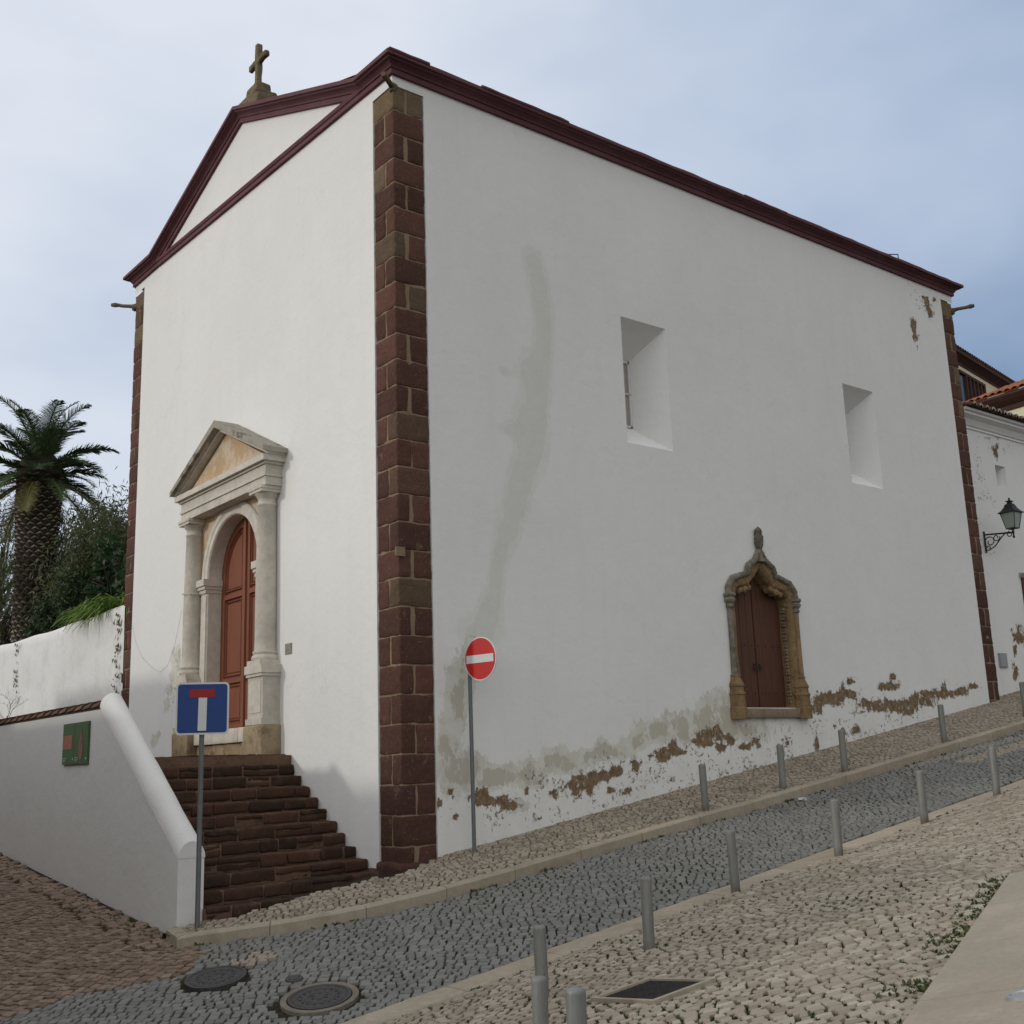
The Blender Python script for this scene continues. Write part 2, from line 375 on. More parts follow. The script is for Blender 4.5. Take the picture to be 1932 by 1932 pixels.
BOLL = None
def mat_boll():
    t = NT('bollard_paint'); oi = t.n('ShaderNodeObjectInfo'); of = t.n('ShaderNodeVectorMath', operation='ADD'); t.l(t.co, of.inputs[0]); cx_ = t.n('ShaderNodeCombineXYZ'); t.l(t.math('MULTIPLY', oi.outputs['Random'], 37.0), cx_.inputs[0]); t.l(cx_.outputs[0], of.inputs[1]); zc_ = t.n('ShaderNodeSeparateXYZ'); t.l(t.co, zc_.inputs[0]); t.co = of.outputs[0]; z = t.noise(3, 6, .7, t.scale((6, 6, 1)))
    c = t.mix(t.rng(z, .35, .7), (.17, .172, .16), (.235, .235, .22))
    c = t.mix(t.rng(t.noise(9, 8, .75, t.scale((5, 5, 1))), .62, .68, 0, .7), c, (.055, .05, .045)); t.bump(t.noise(30, 4), .15, .003)
    c = t.mix(t.math('MULTIPLY', t.rng(zc_.outputs[2], .0, .12, 1, 0), t.rng(t.noise(8, 5), .3, .6)), c, (.12, .09, .06)); c = t.mix(t.rng(t.noise(5, 8, .8), .66, .69, 0, .6), c, (.14, .075, .045))
    return t.done(c, .55, .25, .45)
BOLL = mat_boll()
WHITEP = mat_plain('white_reflective', (.62, .64, .64), .45, 0, .4, .04)
REDP = mat_plain('red_reflective', (.50, .012, .012), .4, 0, .4, .06)
DKRED = mat_plain('dark_red_reflective', (.30, .008, .010), .4, 0, .4, .06)
BLUEP = mat_plain('blue_reflective', (.008, .045, .20), .4, 0, .4, .06)
SIGNBK = mat_plain('sign_back', (.36, .38, .38), .5, .5, .4, .06)
GREENP = mat_plain('green_panel', (.050, .115, .030), .5, 0, .4, .05)
TERRA = mat_plain('terracotta', (.30, .10, .05), .8, 0, .2, .2, 9)
TILE = mat_stone('clay_tile', [(0, (.28, .10, .05)), (1, (.42, .17, .085))], blotch=(.16, .09, .06), bl=(.5, .7), bs=3, bumpd=.008, fq=10)
OLDTILE = mat_stone('old_tile', [(0, (.10, .058, .042)), (1, (.19, .11, .075))], blotch=(.07, .06, .045), bl=(.45, .62), bs=5, bumpd=.012, fq=14)
EAVE = mat_plain('eave_brown', (.075, .036, .03), .8, 0, .2, .2, 5)
DIRT = mat_plain('joint_soil', (.038, .032, .022), .95, 0, .1, .4, 14, .01)
KERB = mat_stone('kerb_stone', [(0, (.33, .285, .22)), (1, (.40, .35, .275))], blotch=(.20, .16, .11), bl=(.5, .8), bs=2.0, bumpd=.006, fq=18)
SLAB = mat_stone('paving_slab', [(0, (.33, .29, .235)), (1, (.39, .345, .275))], blotch=(.28, .23, .175), bl=(.45, .85), bs=1.2, bumpd=.003, fq=26)
CREAMCOB = mat_cobble('limestone_cobble', [(0, (.24, .20, .15)), (.3, (.32, .272, .208)), (.8, (.39, .34, .27)), (1, (.46, .41, .335))])
GREYCOB = mat_cobble('granite_cobble', [(0, (.175, .172, .158)), (.5, (.21, .207, .19)), (.93, (.25, .245, .23)), (.97, (.33, .28, .22)), (1, (.36, .31, .24))], .35)
BROWNCOB = mat_cobble('brown_cobble', [(0, (.15, .105, .075)), (.5, (.22, .155, .11)), (1, (.30, .22, .165))])
GLASS = mat_plain('dark_glass', (.035, .04, .045), .15, 0, .5, .1)
LAMPGL = mat_plain('lamp_glass', (.30, .34, .30), .2, 0, .5, .1)
GRASS = mat_leaf('weed_green', (.035, .055, .012), (.065, .10, .022), (.11, .10, .035))
PALMG = mat_leaf('palm_green', (.030, .058, .017), (.062, .105, .034), (.20, .18, .06), .18)
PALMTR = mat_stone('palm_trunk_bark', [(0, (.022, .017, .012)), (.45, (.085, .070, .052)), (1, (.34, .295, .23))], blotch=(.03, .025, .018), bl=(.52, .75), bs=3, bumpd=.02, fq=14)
WILLOW = mat_leaf('willow_green', (.060, .075, .030), (.115, .135, .058), (.19, .20, .11), .35)
DARKG = mat_leaf('dark_foliage', (.026, .045, .016), (.055, .090, .030), (.10, .14, .045), .25)
BRIGHTG = mat_leaf('strap_leaf', (.08, .16, .02), (.16, .28, .04), (.28, .32, .09), .35)
BARK = mat_plain('bark', (.055, .045, .034), .95, 0, .1, .35, 12, .02)
EARTH = mat_plain('garden_earth', (.07, .055, .035), .95, 0, .1, .3, 3, .03)

# ------------------------------------------------------------------ ground sheets
def sheet(name, fn, xs, ys, mat, dz=0.0, keep=None, hole=None):
    mb = MB(); idx = {}
    X, Y = np.meshgrid(xs, ys, indexing='ij'); Z = fn(X, Y) + dz
    nx, ny = X.shape
    vs = np.stack([X, Y, Z], -1).reshape(-1, 3)
    fs = [(i * ny + j, (i + 1) * ny + j, (i + 1) * ny + j + 1, i * ny + j + 1) for i in range(nx - 1) for j in range(ny - 1)
          if keep is None or keep((xs[i] + xs[i + 1]) / 2, (ys[j] + ys[j + 1]) / 2)]
    mb.add(vs, fs, .5)
    return mb.build(name, mat)
lin = np.linspace
gx = np.concatenate([lin(-400, -40, 7), lin(-36, 40, 77), lin(60, 400, 6)]); gy = np.array(sorted(set(list(lin(-400, -50, 6)) + list(lin(-40, 60, 51)) + [-4.02, -3.62, -1.5, 0.0, -3.2, -2.6, -2.0] + list(lin(80, 400, 5)))))
tag(sheet('ground', G, gx, gy, DIRT, -0.030), kind='structure')

def cobbles(name, inside, H, x0, x1, y0, y1, pitch, ln, ang, mat, gap=.010, hgt=.017, wav=.05, label=None, fan=0.0, tonebias=0.0, margin=260, tonefn=None, cross=1.0, joints=None):
    ca, sa = math.cos(ang), math.sin(ang)
    R = math.hypot(x1 - x0, y1 - y0) / 2 + 1; cx, cy = (x0 + x1) / 2, (y0 + y1) / 2
    vs = []; fs = []; tn = []
    base8 = np.array([(-1, -.80), (-.84, -1), (.84, -1), (1, -.80), (1, .80), (.84, 1), (-.84, 1), (-1, .80)])
    v = -R
    while v < R:
        ph = pitch * (1 + .12 * rng.standard_normal() * .5)
        n = int(2 * R / ln * 1.2); L = ln * rng.uniform(.72, 1.35, n); U = np.cumsum(L) - R + rng.uniform(0, ln)
        for u, l in zip(U, L):
            uc = u - l / 2; vc = v + ph / 2 + wav * math.sin(uc * 1.7 + v * .6) + wav * .6 * math.sin(uc * 4.1 + 2 * v) + fan * abs((uc % 1.6) - .8)
            x = cx + uc * ca - vc * sa; y = cy + uc * sa + vc * ca
            if not (x0 < x < x1 and y0 < y < y1): continue
            if not inside(x, y): continue
            z = float(H(x, y)); p = proj(x, y, z)
            if p[2] < 1 or not (-margin < p[0] < 1932 + margin and p[1] < 1932 + margin): continue
            slope = wav * 1.7 * math.cos(uc * 1.7 + v * .6) + wav * 2.4 * math.cos(uc * 4.1 + 2 * v) + fan * (1 if (uc % 1.6) > .8 else -1)
            a = ang + math.atan(slope) + rng.normal(0, .05); c2, s2 = math.cos(a), math.sin(a)
            gu = gap * rng.uniform(.55, 1.7) * cross; hu = l / 2 - gu; hv = ph / 2 - gap * rng.uniform(.08, .38)
            if gu > gap * .8 and joints is not None: joints.append((x + (l / 2) * math.cos(a) , y + (l / 2) * math.sin(a), z, a, hv))
            q = base8 * (hu, hv) + rng.normal(0, .0055, (8, 2))
            tx, ty = rng.normal(0, .015, 2); b = len(vs); dz = rng.normal(0, .0025)
            gxx = (float(H(x + .1, y)) - z) * 10; gyy = (float(H(x, y + .1)) - z) * 10
            for k, (sc, dd) in enumerate(((1.0, -hgt * 2.0), (.985, -hgt * .32), (.91, 0.0))):
                for (a_, b_) in q * sc:
                    X = x + a_ * c2 - b_ * s2; Y = y + a_ * s2 + b_ * c2
                    vs.append((X, Y, z + gxx * (X - x) + gyy * (Y - y) + dd + dz + tx * a_ + ty * b_))
            for r_ in (0, 8):
                for k in range(8): fs.append((b + r_ + k, b + r_ + (k + 1) % 8, b + r_ + 8 + (k + 1) % 8, b + r_ + 8 + k))
            fs.append(tuple(range(b + 16, b + 24)))
            tt = (tonefn(x, y) if tonefn else None) or min(1, max(0, rng.uniform(0, 1) * .9 + tonebias))
            tn.extend([tt] * 17)
        v += ph
    mb = MB(); mb.v = vs; mb.f = fs; mb.t = tn; mb.sm = [False] * len(fs)
    return tag(mb.build(name, mat), kind='structure')

# manholes and drain (positions read off the ground)
MH = [dict(c=hit(407, 1845), r=.305, ring=.0), dict(c=hit(603, 1882), r=.30, ring=.07)]
GRT = [hit(*p) for p in ((1132, 1886), (1227, 1852), (1331, 1854), (1234, 1891))]
grc = sum(GRT) / 4
SLABE = [hit(1705, 1940), hit(1905, 1655), hit(1960, 1650)]
e1 = SLABE[1] - SLABE[0]; e1 = e1[:2] / np.linalg.norm(e1[:2]); e1n = np.array([e1[1], -e1[0]])
def in_slab(x, y):
    d = np.array([x, y]) - SLABE[0][:2]; u = d @ e1; w = d @ e1n
    return w > 0 and u < np.linalg.norm((SLABE[1] - SLABE[0])[:2])
def clear(x, y, m=.03):
    for h in MH:
        if math.hypot(x - h['c'][0], y - h['c'][1]) < h['r'] + h['ring'] + m + .03: return False
    d = np.array([x, y]) - grc[:2]; a = (GRT[1] - GRT[0])[:2]; b = (GRT[3] - GRT[0])[:2]
    try: s_, t_ = np.linalg.solve(np.array([a, b]).T, d)
    except Exception: return True
    return not (abs(s_) < .62 and abs(t_) < .62)
BND = [hit(417, 1776), hit(341, 1840), hit(148, 1876), hit(0, 1925), hit(-200, 1985)]
bx = [b[0] for b in BND][::-1]; by = [b[1] for b in BND][::-1]
def brownside(x, y): return x < -3.02 and y > np.interp(x, bx, by)
FX = [-2.9, -2.65, -2.5, -2.19, -1.79, -1.27, -.9, -.52, -.36, -.16, .02, .3, .57, .7]; FYb = [.12, .10, -.20, -.07, -.12, -.07, -.13, -.14, -.30, -.33, -.22, -.10, .0, .4]
def in_side(x, y): return x > -3.1 and K(x) + .13 < y < float(np.interp(x, FX, FYb))
def in_road(x, y): return (nearA(x) + .02 < y < (K(x) - .03 if x > -3.1 else 30)) and not brownside(x, y) and clear(x, y)
def in_plaza(x, y): return y < nearB(x) - .03 and clear(x, y) and not in_slab(x, y)
st1 = [hit(1813, 1438)[:2], hit(1950, 1398)[:2]]; st2 = [hit(1711, 1446)[:2], hit(1950, 1384)[:2]]; cm = hit(478, 1806)[:2]
def seg_d(x, y, ab):
    a, b = ab; d = b - a; t_ = ((np.array([x, y]) - a) @ d) / (d @ d); return abs((x - a[0]) * d[1] - (y - a[1]) * d[0]) / np.linalg.norm(d) if t_ > 0 else 9
def road_tone(x, y):
    if x > 3 and seg_d(x, y, st1) < .16: return random.uniform(.97, 1)
    if x > 3 and seg_d(x, y, st2) < .13: return random.uniform(.92, .98)
    if math.hypot(x - cm[0], y - cm[1]) < .22 and random.random() < .8: return random.uniform(.96, 1)
    return None
JN = []; JR = []; JS = []
cobbles('sidewalk', in_side, S, -3.3, 24, -2.2, 1.0, .080, .096, -.62, CREAMCOB, wav=.03, tonebias=-.12, gap=.009, joints=JS)
cobbles('road', in_road, G, -9, 26, -3.9, 1.5, .086, .102, -.74, GREYCOB, gap=.008, joints=JR, tonefn=road_tone, wav=.03, margin=200)
cobbles('plaza', in_plaza, G, -9, 20, -12, -3.9, .084, .102, -.74, CREAMCOB, gap=.0115, joints=JN, wav=.035, fan=.06, tonebias=.1, margin=160)
cobbles('lane', lambda x, y: brownside(x, y) and (x < -3.46 or y < -.12) and not (x > -3.2 and y > -.35) and clear(x, y), G, -11, -3, -4, 16, .098, .112, .55, BROWNCOB, wav=.03, margin=300)
cobbles('lane_gutter', lambda x, y: -3.42 < x < -3.06 and y > -.1, G, -3.6, -3, -.3, 14, .10, .15, 0.06, BROWNCOB, wav=.01, tonebias=.2)
# road left of the kerb end is granite too; it is covered by in_road

# kerbs
def kerb(name, fo, top, bot, xs, w, jl=1.0):
    mb = MB(); xs = list(xs)
    i = 0; seg = []
    pts = [(x, float(fo(x))) for x in xs]
    acc = 0; start = 0
    for k in range(1, len(pts)):
        acc += math.dist(pts[k], pts[k - 1])
        if acc >= jl or k == len(pts) - 1:
            part = pts[start:k + 1]; rows = []
            for q, (x, y) in enumerate(part):
                a = part[max(q - 1, 0)]; b = part[min(q + 1, len(part) - 1)]
                d = np.array([b[0] - a[0], b[1] - a[1]]); d /= np.linalg.norm(d); nrm = np.array([-d[1], d[0]])
                s_ = .004 if q == 0 else (-.004 if q == len(part) - 1 else 0)
                x_ = x + d[0] * s_; y_ = y + d[1] * s_
                jit = random.uniform(-.003, .003)
                o = np.array([x_, y_]); inn = o + nrm * w; zt = float(top(x, y)); zb = float(bot(x, y)) - .06
                rows.append([(o[0], o[1], zb), (o[0], o[1], zt - .018 + jit), (o[0] + nrm[0] * .018, o[1] + nrm[1] * .018, zt + jit), (inn[0], inn[1], float(top(*inn)) + jit), (inn[0], inn[1], zb)])
            mb.strip(rows, random.uniform(.1, .9)); n = len(rows[0])
            mb.add(rows[0], [tuple(range(n))]); mb.add(rows[-1], [tuple(range(n))[::-1]])
            start = k; acc = 0
    return tag(mb.build(name, KERB), kind='structure')
kerb('sidewalk_kerb', K, S, G, np.concatenate([lin(-3.17, 1.1, 35), lin(1.25, 30, 160)]), .13, 1.0)
kerb('plaza_kerb', nearB, lambda x, y: G(x, -3.8) + .006, G, lin(-9, 28, 220), .36, 1.1)
mb = MB()   # kerb end return towards the lane
rr = [(-3.17, -.30), (-3.13, .10), (-3.03, .16)]
for a, b in zip(rr[:-1], rr[1:]):
    mb.prism([a, b, (b[0] + .14, b[1]), (a[0] + .14, a[1] + .03)], lambda x, y: (x, y, float(G(x, y)) - .06), lambda x, y: (x, y, float(S(x, y)) + .001))
tag(mb.build('kerb_end', KERB), kind='structure')
xs_ = lin(-3.15, 30, 160); mb = MB()
mb.strip([[(x, K(x) + .05, float(S(x, K(x) + .05)) - .03), (x, K(x) * .5, float(S(x, K(x) * .5)) - .03), (x, min(.2, float(np.interp(x, FX, FYb)) + .04), float(S(x, 0)) - .03), (x, min(.2, float(np.interp(x, FX, FYb)) + .045), float(S(x, 0)) - .5)] for x in xs_])
tag(mb.build('sidewalk_bed', DIRT), kind='structure')
# slab paving at lower right
mb = MB(); Ltot = np.linalg.norm((SLABE[1] - SLABE[0])[:2]); wv = [0, .85, 1.75, 2.65, 3.5]
for a in range(4):
    u = Ltot; k = 0
    while u > -4:
        u0 = u - (1.25 if (a % 2 == 0) else 1.6)
        P4 = [SLABE[0][:2] + e1 * (uu) + e1n * ww for uu, ww in ((u0 + .004, wv[a] + .003), (u - .004, wv[a] + .003), (u - .004, wv[a + 1] - .003), (u0 + .004, wv[a + 1] - .003))]
        mb.prism([tuple(p) for p in P4], lambda x, y: (x, y, float(G(x, y)) - .05), lambda x, y: (x, y, float(G(x, y)) + .03), random.uniform(0, 1)); u = u0
tag(mb.build('slab_paving', SLAB), kind='structure')

# ------------------------------------------------------------------ damage map on walls (peeled paint and old repairs)
def blobs(pl, val, lst):
    out = []
    for cx, cy, rx, ry in lst:
        c = on(cx, cy, pl, val); a = on(cx + rx, cy, pl, val); b = on(cx, cy + ry, pl, val)
        i = 1 - pl
        out.append((c[i], c[2], max(.03, abs(a[i] - c[i])), max(.03, abs(b[2] - c[2]))))
    return out
def field(U, Z, bl):
    s_ = np.zeros(U.shape)
    for u, z, ru, rz in bl:
        d2 = ((U - u) / ru) ** 2 + ((Z - z) / rz) ** 2
        s_ += np.where(d2 < 9, np.exp(-d2 * 1.1), 0)
    return np.clip(1.6 * s_ - .75, -1, 1)
PEEL = [(905, 1500, 14, 12), (925, 1512, 22, 8), (950, 1508, 8, 8), (965, 1521, 13, 8), (848, 1495, 6, 6), (856, 1506, 4, 5), (831, 1515, 5, 8), (862, 1540, 4, 7), (993, 1493, 4, 9), (1048, 1497, 8, 9),
        (1085, 1480, 14, 11), (1110, 1475, 20, 12), (1135, 1463, 24, 9), (1165, 1455, 9, 9), (1112, 1493, 5, 12), (1085, 1497, 7, 4), (1200, 1446, 8, 12), (1150, 1493, 6, 6), (1183, 1493, 9, 7), (1090, 1505, 5, 5),
        (1240, 1425, 14, 7), (1258, 1418, 12, 9), (1270, 1408, 7, 12), (1285, 1420, 10, 5), (1253, 1432, 8, 5), (1345, 1390, 22, 9), (1350, 1376, 7, 12), (1325, 1385, 8, 9), (1330, 1403, 12, 6), (1360, 1410, 11, 7), (1380, 1398, 6, 9), (1405, 1410, 12, 6), (1424, 1400, 8, 8), (1310, 1398, 6, 4),
        (1560, 1318, 22, 12), (1540, 1338, 9, 12), (1577, 1322, 8, 8), (1604, 1286, 8, 6), (1603, 1310, 16, 8), (1590, 1305, 4, 12), (1630, 1322, 5, 5), (1655, 1333, 26, 8), (1690, 1330, 34, 10), (1712, 1338, 14, 9), (1681, 1294, 13, 8), (1685, 1276, 5, 6), (1665, 1297, 6, 5), (1731, 1315, 9, 6), (1745, 1325, 14, 6),
        (1765, 1312, 16, 7), (1742, 1307, 9, 5), (1781, 1297, 4, 9), (1797, 1308, 20, 6), (1820, 1300, 10, 6), (1838, 1294, 8, 5), (1540, 1400, 4, 16), (1486, 1402, 4, 4), (1470, 1409, 7, 4), (1590, 1378, 5, 7), (1615, 1380, 8, 9), (1575, 1370, 4, 4),
        (1726, 627, 4, 19), (1722, 612, 3, 8), (1749, 574, 4, 10), (1756, 592, 4, 8), (1763, 566, 3, 4), (1745, 565, 5, 5), (1015, 1545, 6, 5), (1270, 1470, 6, 4)]
STAIN = [(1006, 492, 16, 24), (1018, 540, 16, 40), (1026, 600, 15, 45), (1026, 665, 15, 50), (1020, 735, 16, 50), (1012, 800, 18, 45), (1003, 855, 22, 36), (988, 900, 22, 34), (975, 945, 20, 36), (960, 995, 18, 36), (945, 1045, 14, 36), (935, 1095, 12, 36), (925, 1150, 18, 30), (905, 1190, 30, 34), (960, 810, 16, 12), (950, 700, 10, 7), (995, 700, 14, 40), (985, 800, 16, 40)]
PATCH = [(900, 1235, 26, 30), (868, 1290, 24, 44), (862, 1345, 18, 34), (840, 1400, 14, 40), (850, 1450, 26, 40), (890, 1440, 26, 24), (905, 1470, 50, 22), (965, 1462, 55, 16), (1000, 1445, 10, 18), (1050, 1432, 34, 20), (1075, 1445, 30, 14), (1115, 1425, 30, 12), (1140, 1412, 14, 18), (1175, 1420, 30, 12), (1200, 1400, 20, 14), (1225, 1383, 26, 18),
         (1262, 1372, 36, 24), (1295, 1375, 26, 24), (1325, 1350, 16, 16), (1350, 1330, 22, 26), (1370, 1345, 14, 34), (1350, 1370, 40, 22), (1412, 1378, 40, 20), (975, 1520, 24, 12), (1010, 1478, 22, 10)]
FLAKE = [(1010, 1530, 180, 50), (1200, 1480, 160, 50), (1330, 1440, 160, 45), (1500, 1400, 130, 45), (1620, 1370, 90, 45), (1700, 1345, 60, 25), (1740, 570, 35, 30)]

def wall_grid(name, mat, pl, val, us, zs, inside, parent, peel=(), patch=(), flake=(), stain=(), flip=False, edges=()):
    """plaster sheet on plane axis pl = val, damaged areas stored as attributes."""
    U, Z = np.meshgrid(us, zs, indexing='ij'); nu, nz_ = U.shape
    mb = MB()
    P3 = np.empty((nu, nz_, 3)); P3[..., pl] = val; P3[..., 1 - pl] = U; P3[..., 2] = Z
    used = np.zeros((nu, nz_), bool); fs = []
    for i in range(nu - 1):
        uc = (us[i] + us[i + 1]) / 2
        for j in range(nz_ - 1):
            if inside(uc, (zs[j] + zs[j + 1]) / 2):
                f = (i * nz_ + j, (i + 1) * nz_ + j, (i + 1) * nz_ + j + 1, i * nz_ + j + 1)
                fs.append(f[::-1] if flip else f)
    mb.add(P3.reshape(-1, 3), fs, .5)
    gz = -1.26 + .147 * (U if pl == 1 else 0)
    damp = np.clip(1 - (Z - gz) / 1.6, 0, 1) ** 1.3
    if pl == 0: damp *= .5
    a = dict(peel=field(U, Z, peel) if len(peel) else np.full(U.shape, -1.), patch=field(U, Z, patch) if len(patch) else np.full(U.shape, -1.),
             flake=np.clip((field(U, Z, flake) + .75) / 1.4, 0, 1) if len(flake) else np.zeros(U.shape), damp=damp, stain=np.clip((field(U, Z, stain) + .75) / 1.75, 0, 1) if len(stain) else np.zeros(U.shape))
    a = {k: v.reshape(-1) for k, v in a.items()}
    for (A, B) in edges:   # return edges
        n0 = len(mb.v); mb.add([*A, *B], [(0, 1, 3, 2)], .5)
        for k in a: a[k] = np.concatenate([a[k], np.full(4, -1. if k in ('peel', 'patch') else 0.)])
    return mb.build(name, mat, parent, a)

# ------------------------------------------------------------------ CHURCH
L = 15.47; W = 10.7; QR = .57
church = thing('church', (0, 0, -1.3), 'white rendered church with maroon cornice, dark stone corners and a cross on its gable', 'church')
WIN = [(4.57, 5.66, 5.19, 7.44), (10.80, 11.86, 5.28, 7.38)]
NC = 7.68
n_in = [(-.74, .80), (-.74, 2.62), (-.71, 2.80), (-.60, 2.91), (-.45, 2.93), (-.33, 2.95), (-.24, 3.04), (-.12, 3.15), (0, 3.30), (.12, 3.15), (.24, 3.04), (.33, 2.95), (.45, 2.93), (.60, 2.91), (.71, 2.80), (.74, 2.62), (.74, .80)]
n_out = [(-.95, .80), (-.93, 2.65), (-.90, 2.92), (-.78, 3.06), (-.58, 3.12), (-.38, 3.17), (-.33, 3.32), (-.14, 3.43), (0, 3.62), (.14, 3.43), (.33, 3.32), (.38, 3.17), (.58, 3.12), (.78, 3.06), (.90, 2.92), (.93, 2.65), (.95, .80)]
n_mid = [((a[0] + b[0]) / 2, (a[1] + b[1]) / 2) for a, b in zip(n_in, n_out)]
def inpoly(u, z, poly):
    c = False; n = len(poly)
    for i in range(n):
        a, b = poly[i], poly[(i + 1) % n]
        if (a[1] > z) != (b[1] > z) and u < (b[0] - a[0]) * (z - a[1]) / (b[1] - a[1]) + a[0]: c = not c
    return c
def side_in(u, z):
    for a, b, c, d in WIN:
        if a < u < b and c < z < d: return False
    if .64 < z < 3.7 and abs(u - NC) < 1 and inpoly(u - NC, z, n_mid): return False
    if u < QR + .0 and z < 10.17: return False
    if u > 14.98 and z < 10.2: return False
    return z < 10.42
us = sorted(set(list(np.round(lin(0, L, 388), 3)) + [QR, 14.98] + [w for q in WIN for w in q[:2]]))
zs = sorted(set(list(np.round(lin(-1.7, 10.4, 304), 3)) + [10.17, 10.2] + [w for q in WIN for w in q[2:]]))
us = np.array([u for i, u in enumerate(us) if i == 0 or u - us[i - 1] > .004 or u in (QR, 14.98)]); zs = np.array(zs)
eds = [([(QR, 0, -1.7), (QR, 0, 10.17)], [(QR, .05, -1.7), (QR, .05, 10.17)]), ([(0, 0, 10.17), (QR, 0, 10.17)], [(0, .05, 10.17), (QR, .05, 10.17)]), ([(14.98, 0, -1.7), (14.98, 0, 10.2)], [(14.98, .05, -1.7), (14.98, .05, 10.2)])]
wall_grid('side_wall', PLASTER, 1, 0.0, us, zs, side_in, church, [(a, b, c_ * 1.25, d_ * 1.15) for a, b, c_, d_ in blobs(1, 0, PEEL)], [(a, b, c_ * 1.1, d_ * 1.05) for a, b, c_, d_ in blobs(1, 0, PATCH)], blobs(1, 0, FLAKE), [(a, b, c_ * 1.25, d_ * 1.15) for a, b, c_, d_ in blobs(1, 0, STAIN)], edges=eds)
# facade
GBL = [(0, 10.33), (.85, 10.37), (5.28, 12.13), (9.35, 10.72), (W, 10.75)]      # bottom line of the raking cornice
DC = 5.24                                                                        # door axis
def gab(y): return float(np.interp(y, [p[0] for p in GBL], [p[1] for p in GBL]))
def door_in(u, z, r):
    return abs(u - DC) < r and .3 < z < 3.45 or (z >= 3.45 and (u - DC) ** 2 + (z - 3.45) ** 2 < r * r)
def fac_in(u, z):
    if door_in(u, z, 1.06): return False
    if u < QR and z < 10.17: return False
    if u > 10.15 and z < 10.55: return False
    return z < gab(u) + .06
fy = np.array(sorted(set(list(np.round(lin(0, W, 215), 3)) + [QR, 10.15]))); fz = np.array(sorted(set(list(np.round(lin(-1.7, 12.3, 281), 3)) + [10.17, 10.55])))
FPEEL = blobs(0, 0, [(336, 1228, 4, 10), (333, 1245, 6, 14), (327, 1275, 5, 9), (318, 1300, 4, 7), (316, 1330, 4, 10), (290, 1400, 4, 10), (1e3 * 0 + 300, 1385, 3, 6)])
FFLAKE = blobs(0, 0, [(328, 1290, 16, 80)])
eds = [([(0, QR, -1.7), (0, QR, 10.17)], [(.05, QR, -1.7), (.05, QR, 10.17)]), ([(0, 0, 10.17), (0, QR, 10.17)], [(.05, 0, 10.17), (.05, QR, 10.17)]), ([(0, 10.15, -1.7), (0, 10.15, 10.55)], [(.05, 10.15, -1.7), (.05, 10.15, 10.55)])]
wall_grid('front_wall', PLASTER, 0, 0.0, fy, fz, fac_in, church, (), [(a, b, c_ * 1.6, d_ * 1.3) for a, b, c_, d_ in FPEEL], FFLAKE, flip=True, edges=eds)
# rear faces (plain)
mb = MB(); mb.add([(L - .02, .1, -1.8), (L - .02, W, -1.8), (L - .02, W, 10.5), (L - .02, 5.3, 12.2), (L - .02, .1, 10.5)], [(0, 1, 2, 3, 4)]); mb.add([(.1, W - .02, -1.8), (L, W - .02, -1.8), (L, W - .02, 10.6), (.1, W - .02, 10.6)], [(3, 2, 1, 0)])
mb.build('rear_wall', PLAIN, church)

# cornice
PROF = [(0, -.0), (.05, 0), (.05, .085), (.072, .09), (.076, .108), (.088, .125), (.12, .15), (.155, .163), (.172, .168), (.178, .19), (.22, .196), (.222, .205), (.22, .262), (.0, .285)]
mb = MB(); rows = []
def fpt(q, k):   # facade ring at path vertex k
    y, z = GBL[k]
    if k == 0: d2 = d1 = np.array([GBL[1][0] - y, GBL[1][1] - z])
    elif k == len(GBL) - 1: d1 = d2 = np.array([y - GBL[k - 1][0], z - GBL[k - 1][1]])
    else: d1 = np.array([y - GBL[k - 1][0], z - GBL[k - 1][1]]); d2 = np.array([GBL[k + 1][0] - y, GBL[k + 1][1] - z])
    n1 = np.array([-d1[1], d1[0]]) / np.linalg.norm(d1); n2 = np.array([-d2[1], d2[0]]) / np.linalg.norm(d2)
    b = n1 + n2; b /= (b @ n1)
    yy, zz = y + b[0] * q[1], z + b[1] * q[1]
    if k == 0: yy = y - q[0]; zz = z + q[1]
    if k == len(GBL) - 1: yy = y + q[0]
    return (-q[0], yy, zz)
# side first (far end to corner) then facade
segs = 60
side = []
for i in range(segs + 1):
    x = L * (1 - i / segs); z = 10.33 + .05 * x / L
    ring = []
    for (p, h) in PROF:
        xx = x + p if i == 0 else (x - p if i == segs else x)
        ring.append((xx, -p, z + h + (random.uniform(-.012, .004) if h > .25 and 0 < i < segs else 0)))
    side.append(ring)
mb.strip(side)
fac = [side[-1]]
for k in range(len(GBL)):
    if k == 0: continue
    a = [fpt(q, k - 1) if k > 1 else side[-1][i] for i, q in enumerate(PROF)]; b = [fpt(q, k) for q in PROF]
    nseg = 12 if k in (2, 3) else 2
    for j in range(1, nseg + 1):
        fac.append([tuple(np.array(A) * (1 - j / nseg) + np.array(B) * j / nseg) for A, B in zip(a, b)])
mb.strip(fac)
mb.add(side[0], [tuple(range(len(PROF)))]); mb.add(fac[-1], [tuple(range(len(PROF)))[::-1]])
# return on the left flank and on the rear
mb.strip([[(-p, W + p, 10.75 + h) for p, h in PROF], [(L, W + p, 10.75 + h) for p, h in PROF]])
mb.strip([[(L + p, 0 - p, 10.38 + h) for p, h in PROF], [(L + p, W + p, 10.6 + h) for p, h in PROF]])
mb.build('cornice', MAROON, church)
mb = MB(); BP = [(0, -.001), (.052, 0), (.052, .075), (.07, .085), (.082, .12), (.085, .145), (.0, .16)]
mb.strip([[(-p, y, gb + h) for p, h in BP] for y, gb in ((.86, 10.372), (9.3, 10.715))])
mb.build('gable_band', MAROON, church)
